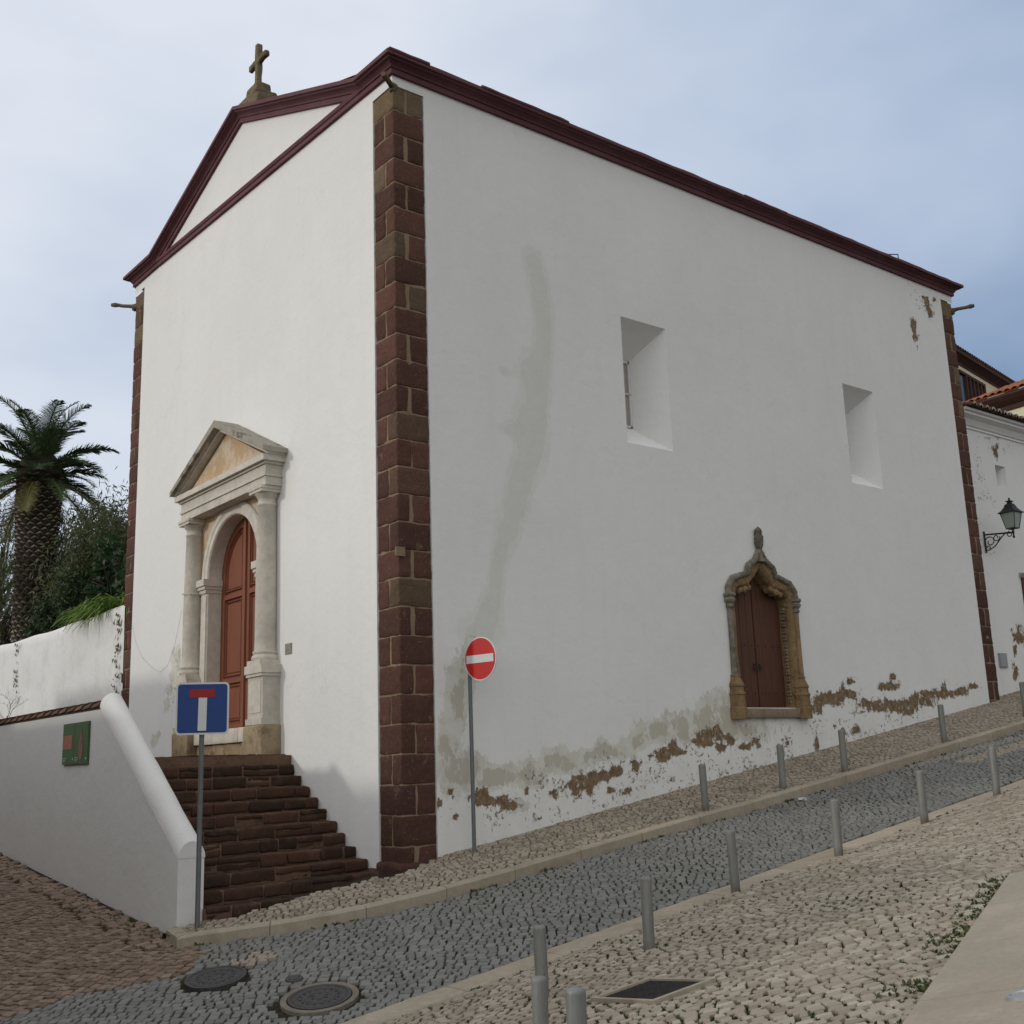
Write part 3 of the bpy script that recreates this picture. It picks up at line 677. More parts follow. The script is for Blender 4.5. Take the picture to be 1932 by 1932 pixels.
# roof
mb = MB()
for k in range(36):
    x0 = .15 + k * (L - .2) / 36; x1 = x0 + (L - .2) / 36 * .62
    z = .66
    mb.strip([[(x0, -.2, 10.56), (x0 + .06, -.2, 10.60), (x1 - .06, -.2, 10.60), (x1, -.2, 10.56)], [(x0, 5.3, 12.3), (x0 + .06, 5.3, 12.34), (x1 - .06, 5.3, 12.34), (x1, 5.3, 12.3)]], random.random())
mb.add([(.05, -.19, 10.555), (L + .1, -.19, 10.555), (L + .1, 5.3, 12.29), (.05, 5.3, 12.29)], [(0, 1, 2, 3)]); mb.add([(.05, W + .2, 10.8), (L + .1, W + .2, 10.8), (L + .1, 5.3, 12.29), (.05, 5.3, 12.29)], [(3, 2, 1, 0)])
mb.build('roof', TILE, church)
# cement chips along the eave edge
mb = MB()
for x0, x1 in ((.0, .55), (1.55, 3.4), (7.9, 9.2)):
    mb = MB(); mb.rough(x0 - .19 if x0 == 0 else x0, x1, -.235, -.05, 10.575, 10.625, .5, .012, .008, .2)
    mb.build('eave_cap', MAROON, church)
mb = MB(); mb.tube([on(1675, 480, 1, -.1), on(1694, 480, 1, -.1), on(1695, 488, 1, -.1)], .012, 6); mb.build('roof_hook', IRON, church)

# quoins
def quoin(name, cx, cy, wx, wy, z0, z1, sx, sy, n, seed, tan_top=0):
    """corner (cx,cy); blocks extend sx*wx in x and sy*wy in y"""
    q = MB(); random.seed(seed); h = (z1 - z0) / n; e = .014
    def blk(a0, a1, b0, b1, za, zb, tn):
        X = sorted((cx + sx * a0, cx + sx * a1)); Y = sorted((cy + sy * b0, cy + sy * b1))
        q.rough(X[0], X[1], Y[0], Y[1], za, zb, tn, .020, .012, .08, 6.5, random.uniform(0, 50))
    for i in range(n):
        hh = random.uniform(-.02, .02) * (0 < i < n - 1)
        za = z0 + i * h + .006; zb = z0 + (i + 1) * h - .006
        fr = i / n
        def tone():
            if tan_top and fr > 1 - tan_top and random.random() < (.36 if fr < .95 else 1): return random.uniform(.72, .97)
            if random.random() < .06: return random.uniform(.64, .75)
            return random.uniform(0.05, .6) if fr > .12 else random.uniform(0, .3)
        d = .26
        if i % 2 == 0:   # stretcher along y
            blk(e, wx * random.uniform(.36, .46), e, wy, za, zb, tone()); blk(wx * .48, wx, e, d, za, zb, tone())
        else:
            s_ = random.uniform(.42, .52)
            blk(e, wx, e, wy * s_, za, zb, tone()); blk(e, d, wy * (s_ + .04), wy, za, zb, tone())
    q.build(name, REDST, church)
    m2 = MB(); X = sorted((cx + sx * .025, cx + sx * wx)); Y = sorted((cy + sy * .025, cy + sy * wy))
    m2.rough(X[0], X[1], Y[0], Y[1], z0, z1, .5, .01, .012, .12, 6, seed); m2.build('quoin_mortar', MORTAR, church)
quoin('quoin', 0, 0, QR - .01, QR - .01, -1.42, 10.17, 1, 1, 29, 4, .27)
quoin('quoin', 0, W + .02, .5, .56, -.2, 10.52, 1, -1, 27, 11, .18)
quoin('quoin', L, 0, .48, .5, .2, 10.2, -1, 1, 25, 19, .32)
random.seed(99)
mb = MB(); mb.rough(-.10, .50, -.06, .55, -1.62, -1.22, .1, .07, .05, .08, 4, 2); mb.rough(-.12, .2, .42, .75, -1.6, -1.3, .2, .06, .04, .08, 4, 9); mb.build('foundation_stone', REDST, church)
mb = MB(); c = Vector(on(750, 1040, 1, 0.0)); mb.obox((.03, -.004, c.z), (.075, 0, 0), (0, .012, 0), (0, 0, .065)); mb.build('iron_plate', MORTAR, church)

# rain spouts
def spout(p, d, ln, r, seed):
    mb = MB(); p = Vector(p); d = Vector(d).normalized(); pts = []; rad = []
    for i in range(11):
        t = i / 10; nv = noise.noise_vector(Vector((seed, t * 4, 0)))
        pts.append(p + d * (ln * t - .18) + nv * .02 + Vector((0, 0, .03 * t))); rad.append(r * (1.7 - 1.2 * min(1, t * 2.3) + .5 * t * (t < .9) * 0 + (.18 if .82 < t < .95 else 0)))
    mb.tube(pts, rad, 10); b = pts[3]; mb.tube([b + Vector((0, 0, -.02)), b + Vector((0, 0, -.10)) + d * .04], [r * .9, r * .5], 8)
    mb.build('rain_spout', CROSSST, church)
spout((.05, .05, 10.16), (-1, -.66, -.12), .56, .085, 1)
spout((.05, W - .05, 10.28), (-1, 1, .12), .80, .078, 5)
spout((L - .05, .05, 10.02), (1, -1, .14), .74, .080, 8)

# cross
mb = MB()
mb.rough(.02, .6, 4.72, 5.90, 12.22, 12.58, .4, .04, .03, .12); mb.rough(.08, .55, 4.90, 5.72, 12.52, 12.78, .4, .05, .03, .12); mb.rough(.16, .46, 5.02, 5.52, 12.78, 13.0, .6, .04, .02, .1)
mb.build('cross_pedestal', CROSSST, church)
mb = MB(); mb.rough(.25, .37, 5.21, 5.34, 12.9, 13.95, .6, .03, .015, .08); mb.rough(.26, .36, 4.90, 5.64, 13.51, 13.64, .4, .035, .015, .08)
mb.build('stone_cross', CROSSST, church)

# windows in the side wall: splayed reveal, white sash
for (a, b, c, d) in WIN:
    mb = MB(); ix0, ix1, iz0, iz1, dp = a + .36, b - .38, c + .50, d - .52, .6
    O = [(a, 0, c), (b, 0, c), (b, 0, d), (a, 0, d)]; I = [(ix0, dp, iz0), (ix1, dp, iz0), (ix1, dp, iz1), (ix0, dp, iz1)]
    mb.add(O + I, [(0, 1, 5, 4), (1, 2, 6, 5), (2, 3, 7, 6), (3, 0, 4, 7)])
    wo_ = mb.build('window', PLAIN, church)
    mb = MB(); t_ = .035
    for x0, x1, z0, z1 in ((ix0, ix1, iz0, iz0 + t_), (ix0, ix1, iz1 - t_, iz1), (ix0, ix0 + t_, iz0, iz1), (ix1 - t_, ix1, iz0, iz1), (ix0, ix1, (iz0 + iz1) / 2 - .012, (iz0 + iz1) / 2 + .012)):
        mb.box(x0, x1, dp - .03, dp + .02, z0, z1)
    mb.build('window_frame', WHITEP, wo_)
    mb = MB(); mb.box(ix0, ix1, dp + .003, dp + .012, iz0, iz1); mb.build('pane', mat_plain('window_pane', (.34, .30, .26), .3, 0, .5), wo_)

# ---- ogee side doorway
niche = None
mb = MB()
def resamp(P, n=90):
    d = [0]
    for a, b in zip(P[:-1], P[1:]): d.append(d[-1] + math.dist(a, b))
    T = lin(0, d[-1], n); return np.stack([np.interp(T, d, [p[0] for p in P]), np.interp(T, d, [p[1] for p in P])], -1)
def mapat(P, idx_to):   # matching parameter by vertex index
    T = lin(0, len(P) - 1, 129); return np.stack([np.interp(T, range(len(P)), [p[0] for p in P]), np.interp(T, range(len(P)), [p[1] for p in P])], -1)
A_ = mapat(n_in, 0); B_ = mapat(n_out, 0); rows = []
for (a, b), k in zip(zip(A_, B_), range(len(A_))):
    r_ = []
    for w_, y_ in ((0, .26), (0, .2), (0, .14), (0, .08), (.0, .02), (.12, -.035), (.35, -.055), (.55, -.04), (.75, -.055), (.92, -.045), (1.0, -.005), (1.0, .03)):
        p = a * (1 - w_) + b * w_; nv = noise.noise(Vector((p[0] * 14, p[1] * 14, w_ * 3 + y_ * 9))) * .03
        r_.append((NC + p[0] + (nv * (1 if p[0] > 0 else -1) if .01 < y_ < .25 else 0), y_ + nv * (y_ < .01), p[1]))
    rows.append(r_)
mb.strip(rows, .35, True)
# cusps hanging inside the arch
for sx in (-1, 1):
    for (px_, pz_, r1) in ((.44, 2.91, .07), (.58, 2.87, .06), (.31, 2.95, .06), (.37, 2.93, .055), (.51, 2.90, .055)):
        for k in range(3):
            mb.lathe((NC + sx * (px_ + random.uniform(-.02, .02)), .02 + k * .05, pz_ - .02), [(0, -r1), (r1 * .7, -r1 * .7), (r1, 0), (r1 * .7, r1 * .7), (0, r1)], 10, .4)
# carved quatrefoils on the reveal
for k in range(14):
    z = .95 + k * .125
    for sx in (-1, 1):
        for j in range(4):
            a = math.pi / 4 + j * math.pi / 2
            mb.lathe((NC + sx * .728, .12 + .03 * math.cos(a), z + .035 * math.sin(a)), [(0, -.03), (.02, -.018), (.028, 0), (.02, .018), (0, .03)], 8, .7)
nd = mb.build('side_doorway', MANUEL, church)
mb = MB()
roll = [(NC + p[0], -.05, p[1]) for p in B_[10:-10]]
roll = [(NC + (p[0]) * 1.0, -.05 + .012 * noise.noise(Vector((i * .5, 0, 0))), p[1]) for i, p in enumerate(B_) if p[1] > 2.72]
mb.tube(roll, [.055 + .018 * abs(noise.noise(Vector((i * .35, 3, 0)))) for i in range(len(roll))], 10, .9)
mb.build('arch_moulding', GREYST, nd)
for sx in (-1, 1):
    mb = MB(); cx_ = NC + sx * .90
    mb.lathe((cx_, -.04, 0), [(.055, 1.35), (.050, 1.8), (.05, 2.3), (.052, 2.60)], 14, .8 if sx < 0 else .5); mb.build('colonnette', GREYST if sx < 0 else MANUEL, nd)
    mb = MB(); mb.lathe((cx_, -.04, 0), [(.05, 2.52), (.075, 2.54), (.075, 2.57), (.06, 2.60), (.10, 2.64), (.11, 2.68), (.085, 2.71), (.12, 2.74), (.12, 2.78), (.05, 2.80)], 8, .9, False)
    mb.build('capital', GREYST, nd)
    mb = MB(); mb.lathe((cx_ - sx * .02, -.02, 0), [(.17, .62), (.17, .80), (.155, .82), (.15, 1.02), (.165, 1.03), (.165, 1.06), (.14, 1.08), (.135, 1.16), (.15, 1.17), (.15, 1.20), (.11, 1.28), (.09, 1.33), (.10, 1.345), (.10, 1.37), (.055, 1.38)], 8, .3, False)
    mb.build('colonnette_base', MANUEL, nd)
mb = MB()
for k in range(3): x0 = NC - .74 + k * .494; mb.rough(x0, x0 + .488, -.09, .30, 0.635, .80, .2, .012, .006, .12)
mb.build('sill', mat_stone('sill_stone', [(0, (.25, .20, .15)), (1, (.30, .24, .18))], blotch=(.18, .12, .07), bl=(.5, .7), bs=3), nd)
mb = MB(); mb.lathe((NC, -.06, 0), [(.10, 3.40), (.075, 3.48), (.042, 3.56), (.035, 3.62), (.05, 3.64), (.055, 3.66), (.075, 3.70), (.082, 3.73), (.07, 3.745), (.086, 3.77), (.075, 3.80), (.088, 3.83), (.08, 3.87), (.055, 3.90), (.06, 3.94), (.075, 3.955), (.062, 3.975), (.068, 3.99), (.04, 4.02), (0.0, 4.06)], 12, .5)
for k in range(16):
    a = k * 2.4; mb.lathe((NC + .07 * math.cos(a), -.06 + .07 * math.sin(a), 3.74 + .012 * k), [(0, -.025), (.018, -.01), (.02, .005), (0, .025)], 6, .5)
mb.build('finial', GREYST, nd)
# plank door
mb = MB(); xs2 = lin(-.76, .76, 153); zs2 = lin(.78, 3.35, 87)
U, Z = np.meshgrid(xs2, zs2, indexing='ij')
Yv = .22 + np.where(np.abs(((U + .76) / .19) % 1 - .0) < .06, .012, 0) + np.where(np.abs(U) < .012, .02, 0)
V_ = np.stack([NC + U, Yv, Z], -1).reshape(-1, 3); n2 = len(zs2)
fs = [(i * n2 + j, (i + 1) * n2 + j, (i + 1) * n2 + j + 1, i * n2 + j + 1) for i in range(len(xs2) - 1) for j in range(n2 - 1)]
mb.add(V_, fs); dob = mb.build('plank_door', NICHEP, nd)
mb = MB(); mb.lathe((0, 0, 0), [(0, -.016), (.013, -.007), (.016, 0), (.013, .007), (0, .016)], 8); stud = None
for z in (1.08, 1.92):
    for k in range(8):
        if stud is None: stud = mb.build('door_stud', IRON, nd); s0_ = stud
        else: s0_ = stud.copy(); COL.objects.link(s0_); s0_.parent = nd
        s0_.location = (NC - .665 + k * .19, .218, z)
for sx in (-1, 1):
    mb = MB(); mb.tube([(NC + sx * .07 + .03 * math.cos(a), .195, 1.52 + .045 * math.sin(a)) for a in lin(0, 2 * math.pi, 14)], .008, 6); mb.box(NC + sx * .07 - .012, NC + sx * .07 + .012, .195, .222, 1.56, 1.60); mb.build('door_knocker', IRON, nd)

# ---- classical main portal
portal = MB()      # jambs, archivolt, frieze wall
mb = portal
ys_ = [DC - 1.26, DC + 1.26]
def arcpt(r, a): return (DC + r * math.cos(a), 3.45 + r * math.sin(a))
rows = []
AR = [(1.0, .24), (1.0, -.05), (1.02, -.075), (1.12, -.075), (1.13, -.085), (1.23, -.085), (1.25, -.06), (1.25, .02)]
for k in range(49):
    a = math.pi * k / 48
    rows.append([(x_, *arcpt(r_, a)) for r_, x_ in AR])
for s_ in (0, -1):
    pass
mb.strip(rows, .8)
for sy in (-1, 1):
    J = [(x_, DC + sy * r_) for r_, x_ in AR]
    mb.strip([[(x_, y_, .72) for x_, y_ in J], [(x_, y_, 3.45) for x_, y_ in J]], .7)
ds = mb.build('door_surround', LIME, church)
mb = MB()
for sy in (-1, 1):
    mb = MB(); y0, y1 = sorted((DC + sy * .96, DC + sy * 1.30))
    mb.box(-.105, .22, y0 + .03, y1 - .02, 3.20, 3.27, .6); mb.box(-.135, .22, y0 + .015, y1 - .01, 3.27, 3.33, .7); mb.box(-.165, .22, y0, y1, 3.33, 3.45, .8)
    mb.box(-.087, .1, y0 + .06, y1 - .07, .9, 3.15, .9)
    mb.build('impost', LIME, ds)
# ochre infill plate with the arch cut out
mb = MB(); N = 48
rows = []
for k in range(N + 1):
    a = math.pi * k / N; yy, zz_ = arcpt(1.24, a); c_, s_ = math.cos(a), math.sin(a)
    sc = min(1.42 / max(abs(c_), 1e-6), 1.27 / max(s_, 1e-6)); rows.append([(-.03, yy, zz_), (-.03, DC + sc * c_, 3.45 + sc * s_)])
mb.strip(rows, .5)
for sy in (-1, 1):
    y0, y1 = sorted((DC + sy * 1.24, DC + sy * 1.42)); mb.add([(-.03, y0, .7), (-.03, y1, .7), (-.03, y1, 3.45), (-.03, y0, 3.45)], [(0, 1, 2, 3)])
mb.build('ochre_infill', OCHRE, ds)
# plinth, pedestals, columns
mb = MB()
for y0, y1 in ((3.46, 4.14), (6.36, 7.04)):
    mb.rough(-.34, .02, y0, y1, -.1, .74, random.random(), .03, .02, .1, 3, y0)
mb.rough(-.16, .3, 4.15, 6.35, .0, .50, .6, .02, .015, .12); 
mb.build('plinth', BASEST, ds)
mb = MB(); mb.rough(-.22, .3, 4.15, 4.55, .50, .735, .9, .015, .006, .1); mb.rough(-.22, .3, 4.56, 6.35, .50, .735, .7, .015, .006, .1); mb.build('threshold', LIME, ds)
for y0 in (3.77, 6.72):
    mb = MB(); w_ = .265
    mb.box(-.33, .02, y0 - w_ - .02, y0 + w_ + .02, .742, .84, .3); mb.box(-.30, .02, y0 - w_, y0 + w_, .84, 1.50, .4)
    mb.box(-.308, -.29, y0 - .20, y0 + .20, .93, 1.43, .8)
    mb.box(-.33, .02, y0 - w_ - .02, y0 + w_ + .02, 1.50, 1.55, .8); mb.box(-.35, .02, y0 - w_ - .04, y0 + w_ + .04, 1.55, 1.68, .9)
    mb.box(-.34, .02, y0 - .235, y0 + .235, 1.68, 1.76, .8)
    mb.build('pedestal', LIME, ds)
    mb = MB(); cc = (-.13, y0, 0)
    mb.lathe(cc, [(.215, 1.76), (.225, 1.79), (.215, 1.83), (.19, 1.845), (.19, 1.86), (.205, 1.875), (.205, 1.90), (.18, 1.92), (.175, 2.1), (.175, 2.8), (.165, 3.6), (.150, 4.30), (.165, 4.31), (.165, 4.335), (.150, 4.345), (.150, 4.42), (.17, 4.44), (.20, 4.49), (.215, 4.51)], 28, .35)
    mb.box(-.35, .02, y0 - .23, y0 + .23, 4.51, 4.56, .6); mb.box(-.365, .02, y0 - .245, y0 + .245, 4.56, 4.61, .6)
    mb.build('column', LIMEW if False else LIME, ds)
# entablature and pediment
mb = MB(); y0, y1 = 3.50, 6.97
mb.box(-.30, .02, y0, y1, 4.613, 4.76, .6); mb.box(-.325, .02, y0 - .02, y1 + .02, 4.76, 4.80, .8); mb.box(-.305, .02, y0 - .005, y1 + .005, 4.80, 4.96, .5)
mb.box(-.34, .02, y0 - .05, y1 + .05, 4.96, 5.0, .7); mb.box(-.40, .02, y0 - .11, y1 + .11, 5.0, 5.10, .9)
mb.build('entablature', LIME, ds)
mb = MB(); yl, yr, za, zp = y0 - .20, y1 + .20, 5.10, 6.13
for (ya, yb) in ((yl, DC), (yr, DC)):
    d = np.array([yb - ya, zp - (za + .12)]); d /= np.linalg.norm(d); nn = np.array([-d[1], d[0]]) * (1 if nn_ else 1) if (nn_ := True) else None
    if nn[1] < 0: nn = -nn
    for (h0, h1, pr, tn) in ((-.17, -.11, .34, .9), (-.11, -.05, .39, .8),):
        A0 = np.array([ya, za + .12]); B0 = np.array([yb, zp])
        mb.prism([tuple(A0 + nn * h0), tuple(A0 + nn * h1), (yb, zp + h1 / nn[1]), (yb, zp + h0 / nn[1])], lambda y, z, p=pr: (-p, y, max(z, 5.10)), lambda y, z: (.02, y, max(z, 5.10)), tn)
mb.build('pediment_moulding', LIME, ds)
mb = MB()
for (ya, yb) in ((yl, DC), (yr, DC)):
    s_ = 1 if ya < yb else -1
    mb.prism([(ya, 5.13), (ya, 5.21), (yb, zp), (yb, zp - .13)], lambda y, z: (-.46 - .0 + .012 * noise.noise(Vector((y * 3, z, 0))), y, z), lambda y, z: (.02, y, z), .4)
mb.build('pediment_roof', LIMEW, ds)
mb = MB(); mb.prism([(y0 + .05, 5.10), (y1 - .05, 5.10), (DC, zp - .22)], lambda y, z: (-.22, y, z), lambda y, z: (.02, y, z)); mb.build('tympanum', OCHRE, ds)
# panelled door as relief
mb = MB(); ys2 = lin(-1.0, 1.0, 161); zs3 = lin(.72, 4.46, 260)
U, Z = np.meshgrid(ys2, zs3, indexing='ij')
def relief(u, z):
    u = abs(u)
    if u < .045: return -.03
    if u < .06: return .025
    for (z0, z1) in ((.86, 1.55), (1.65, 3.05), (3.16, 4.3)):
        if .15 < u < .86 and z0 < z < z1:
            m = min(u - .15, .86 - u, z - z0, z1 - z)
            if z1 > 4: m = min(m, .86 - math.hypot(u, max(0, z - 3.45))) if z > 3.45 else m
            if m < 0: return 0
            return .05 if m < .035 else (.012 if m < .06 else (.045 if m < .085 else .028))
    return 0
Xv = np.vectorize(relief, otypes=[float])(U, Z) + .20
n2 = len(zs3); V_ = np.stack([Xv, DC + U, Z], -1).reshape(-1, 3)
fs = [(i * n2 + j, i * n2 + j + 1, (i + 1) * n2 + j + 1, (i + 1) * n2 + j) for i in range(160) for j in range(n2 - 1) if door_in(DC + (ys2[i] + ys2[i + 1]) / 2, (zs3[j] + zs3[j + 1]) / 2, 1.02)]
mb.add(V_, fs); md = mb.build('front_door', DOORP, church)
mb = MB(); mb.lathe((.19, DC - .10, 1.72), [(0, -.03), (.025, -.015), (.03, 0), (.025, .015), (0, .03)], 10); mb.box(.19, .22, DC - .115, DC - .085, 1.55, 1.78); mb.build('door_handle', IRON, md)
# cable on facade, small plate
mb = MB()
ca = [on(x, y, 0, -.012) for x, y in ((250, 1180), (256, 1212), (268, 1240), (290, 1262), (302, 1268), (316, 1255), (330, 1215), (343, 1150))]
mb.tube(ca, .0025, 5); mb.tube([(-.15, 6.93, 3.28), (-.30, 6.85, 3.25), (-.315, 6.7, 3.22), (-.2, 6.5, 3.21), (-.09, 6.45, 3.22)], .009, 6); mb.build('wall_cable', mat_plain('cable_grey', (.42, .41, .39), .7), church)
c = on(545, 1224, 0, 0); mb = MB(); mb.box(-.012, .0, c[1] - .11, c[1] + .11, c[2] - .085, c[2] + .085); mb.build('wall_plate', mat_stone('plate_grey', [(0, (.30, .29, .26)), (1, (.30, .29, .26))], blotch=(.2, .19, .17), bl=(.45, .6), bs=10), church)

# ------------------------------------------------------------------ STAIRS
stairs = thing('stone_stairs', (-1.3, 2, -1.6), 'dark red sandstone steps climbing beside the church front to the main door', 'stairs')
SY = [3.24, 3.0, 2.75, 2.50, 2.24, 1.98, 1.70, 1.44, 1.15, .84, .52, .20, -.08]
SK = [.48, .55, .65, .78, .82, .78, .72, .62, .50, .38, .26, .18, .10]
for i in range(13):
    ztop = .28 - .163 * i; yr = SY[i]; sk = SK[i]; skn = SK[i + 1] if i < 12 else .05
    f = (lambda w, yr=yr, sk=sk: Vector((w.x, w.y + sk * w.x / 2.68, w.z)))
    mb = MB(); x = -2.69
    back = yr + .42 if i else yr + .5
    while x < -.03:
        l = random.uniform(.28, .72); x1 = min(x + l, -.0)
        if -.0 - x1 < .18: x1 = -.0
        hz = random.uniform(.0, .012)
        if random.random() < .18 and l > .3:    # two thin courses
            m_z = ztop - .163 * random.uniform(.4, .6)
            mb.rough(x + .008, x1 - .008, yr + random.uniform(-.01, .02), back, m_z + .006, ztop - hz, random.random(), .018, .014, .07, 6, i * 3 + x)
            mb.rough(x + .008, x1 - .008, yr + random.uniform(.0, .03), back, ztop - .158, m_z - .006, random.random(), .018, .014, .07, 6, i * 5 + x)
        else:
            mb.rough(x + .008, x1 - .008, yr + random.uniform(-.02, .015), back, ztop - .155, ztop - hz, random.random(), .026, .016, .07, 6, i * 3 + x)
        x = x1
    mb.v = [tuple(f(Vector(v))) for v in mb.v]
    st = mb.build('step', STEPST, stairs)
    mb = MB(); mb.rough(-2.69, -.0, yr + .024, back + .25, ztop - .20, ztop - .016, .5, .01, .008, .12, 6, i); mb.v = [tuple(f(Vector(v))) for v in mb.v]
    mb.build('step_mortar', STEPMORT, st)
mb = MB(); mb.box(-2.69, -.01, 3.1, 14, -1.2, .255); mb.v = [tuple(Vector((v[0], v[1] + (.48 * v[0] / 2.68 if v[1] < 4 else 0), v[2]))) for v in mb.v]; mb.build('landing', STEPMORT, stairs)

# ------------------------------------------------------------------ PARAPET
par = thing('parapet_wall', (-2.85, .15, -1.8), 'white plastered parapet wall with rounded sloping coping beside the steps', 'wall')
mb = MB(); x0, x1 = -3.0, -2.68; yc, zc = 3.0, 1.03
prof_y = [.13, yc]; zlo, zhi = -.93, .98
Pp = [(.13, -2.1), (.13, -.93), (2.95, .95), (14, .93), (14, -2.1)]
mb.prism(Pp, lambda y, z: (x0, y, z), lambda y, z: (x1, y, z), .5)
mb.build('wall_body', PARPL, par)
mb = MB(); rows = []
for (y, z) in [(.125, -.93), (.14, -.93)] + [(.14 + 2.76 * q / 20, -.93 + 1.85 * q / 20) for q in range(1, 20)] + [(2.9, .92), (3.02, 1.0)]:
    t = .0; r_ = []
    for k in range(13):
        a = math.pi * k / 12; r_.append((-2.84 - .167 * math.cos(a), y - .645 * 0 - .06 * math.sin(a) * (0 if y < .2 else 1), z - .02 + .19 * math.sin(a)))
    rows.append(r_)
mb.strip(rows, .5, True); n = 13; mb.add(rows[0], [tuple(range(n))]); mb.add(rows[-1], [tuple(range(n))[::-1]])
mb.v = [tuple(Vector(v) + Vector((0, 0, .012 * noise.noise(Vector(v) * 2.2))) + Vector((.01 * noise.noise(Vector(v) * 1.7 + Vector((9, 0, 0))), 0, 0))) for v in mb.v]; mb.build('rounded_coping', PARPL, par)
# tile coping: overlapping half-round tiles
mb = MB(); y = 3.0
while y < 14:
    l = .42; rows = []
    for (yy, r_, dz) in ((y, .165, .02), (y + l, .145, -.0)):
        rows.append([(-2.85 - r_ * 1.12 * math.cos(a), yy + .02 * math.sin(3 * a), .965 + dz + r_ * .62 * math.sin(a)) for a in lin(0, math.pi, 11)])
    mb.strip(rows, random.random(), True)
    mb.strip([[(v[0], v[1], v[2]) for v in rows[0]], [(v[0] * 1 + (.012 if v[0] < -2.85 else -.012), v[1], v[2] - .018) for v in rows[0]]], .2)
    for sx in (-1, 1):   # cover tile side lumps
        pass
    y += l * .86
mb.box(-3.0, -2.69, 3.0, 14, .94, .985, .2)
mb.build('tile_coping', OLDTILE, par)
# info panels
plq = thing('information_panel', (-3.02, 3.93, .5), 'pair of green information panels with orange pictures on the parapet wall', 'panel')
for k, (ya, yb) in enumerate(((3.945, 4.47), (3.37, 3.935))):
    mb = MB(); mb.box(-3.035, -3.003, ya, yb, .215, .80); p = mb.build('panel', GREENP, plq)
    mb = MB()
    if k == 0:
        mb.box(-3.039, -3.035, ya + .10, yb - .02, .43, .63); mb.build('picture', mat_plain('orange_print', (.36, .13, .06), .5, 0, .4, .45, 30), p)
    else:
        vp = [(0, .27), (.03, .28), (.07, .33), (.09, .40), (.09, .47), (.075, .54), (.04, .60), (.02, .64), (.018, .70), (.028, .72), (0, .72)]
        poly = [(3.65 + a, b) for a, b in vp] + [(3.65 - a, b) for a, b in vp[::-1][1:-1]]
        mb.prism(poly, lambda y, z: (-3.039, y, z), lambda y, z: (-3.035, y, z)); mb.build('picture', mat_plain('vase_print', (.27, .10, .075), .5, 0, .4, .5, 14), p)
    mb = MB()
    for j in range(3): mb.box(-3.0385, -3.035, yb - .06 - (.13, .10, .07)[j], yb - .03, .30 - .022 * j, .306 - .022 * j)
    mb.build('lettering', WHITEP, p); mb = MB(); mb.box(-3.0385, -3.035, ya + .03, ya + .055, .27, .30); mb.build('emblem', WHITEP, p)

# garden wall
gwl = thing('garden_wall', (.15, 14, .3), 'rough white garden wall running back from the church below the palm', 'wall')
mb = MB(); ygs = lin(W - .1, 30, 120); zg = lin(-.5, 1, 26); rows = []
def gtop(y): return float(np.interp(y, [10.6, 13.5, 16.3, 20, 30], [3.58, 3.60, 3.58, 3.68, 3.7])) + .05 * noise.noise(Vector((y * .5, 0, 2)))
for y in ygs:
    t_ = gtop(y); r_ = []
    for k in range(24):
        z = -.5 + (t_ - .08 + .5) * k / 23; r_.append((.0 + .03 * noise.noise(Vector((y, z, 0)) * 1.2), y, z))
    r_ += [(.04, y, t_ - .02), (.12, y, t_), (.28, y, t_), (.36, y, t_ - .05), (.38, y, 1.5)]; rows.append(r_)
mb.strip(rows, .5, True); mb.build('wall_body', ROUGHPL, gwl)
mb = MB()
for k in range(130):   # moss and creeper strips
    if k < 100: y = W + .05 + abs(random.gauss(0, .12)); z = random.uniform(.6, 3.4)
    else: y = 18.3 + random.gauss(0, .12); z = random.uniform(2.1, 3.6)
    s_ = random.uniform(.03, .07); a = random.uniform(0, 6)
    mb.add([(-.04, y + s_ * math.cos(a), z + s_ * math.sin(a)), (-.02 - random.random() * .05, y + s_ * math.cos(a + 2), z + s_ * math.sin(a + 2)), (-.05, y + s_ * math.cos(a + 4), z + s_ * math.sin(a + 4))], [(0, 1, 2)], random.random())
tag(mb.build('wall_moss', GRASS, gwl), kind='stuff')

# ------------------------------------------------------------------ NEIGHBOUR HOUSE (right)
nb = thing('neighbour_house', (19, .3, 1.2), 'low white house with tiled eave joined to the far end of the church', 'house')
YN = .3; c1 = on(1920, 1210, 1, YN)
nwin = (17.05, 17.50, 6.05, 6.58)
def nb_in(u, z): return not (nwin[0] < u < nwin[1] and nwin[2] < z < nwin[3]) and z < 7.42
nu = np.array(sorted(set(list(lin(15.45, 30, 200)) + [nwin[0], nwin[1]]))); nzs = np.array(sorted(set(list(lin(.4, 7.42, 100)) + [nwin[2], nwin[3]])))
NP = blobs(1, YN, [(1878, 852, 5, 12), (1880, 838, 2, 6), (1862, 828, 5, 3), (1922, 1200, 12, 16), (1915, 1230, 4, 12), (1916, 1270, 5, 18), (1912, 1258, 3, 5)])
NF = blobs(1, YN, [(1855, 950, 20, 90), (1915, 1310, 30, 12), (1870, 830, 30, 20)])
wall_grid('wall', PLASTER, 1, YN, nu, nzs, nb_in, nb, NP, (), NF)
mb = MB(); CP = [(0, 7.30), (.03, 7.31), (.03, 7.36), (.06, 7.38), (.08, 7.42), (.13, 7.50), (.22, 7.56), (.24, 7.57), (.24, 7.62), (.30, 7.64), (.30, 7.70), (0, 7.72)]
mb.strip([[(15.52, YN - p, z) for p, z in CP], [(30, YN - p, z) for p, z in CP]]); mb.add([(15.52, YN - p, z) for p, z in CP], [tuple(range(len(CP)))]); mb.build('eave_cornice', PLAIN, nb)
mt_ = MB(); mb = MB(); x = 15.6
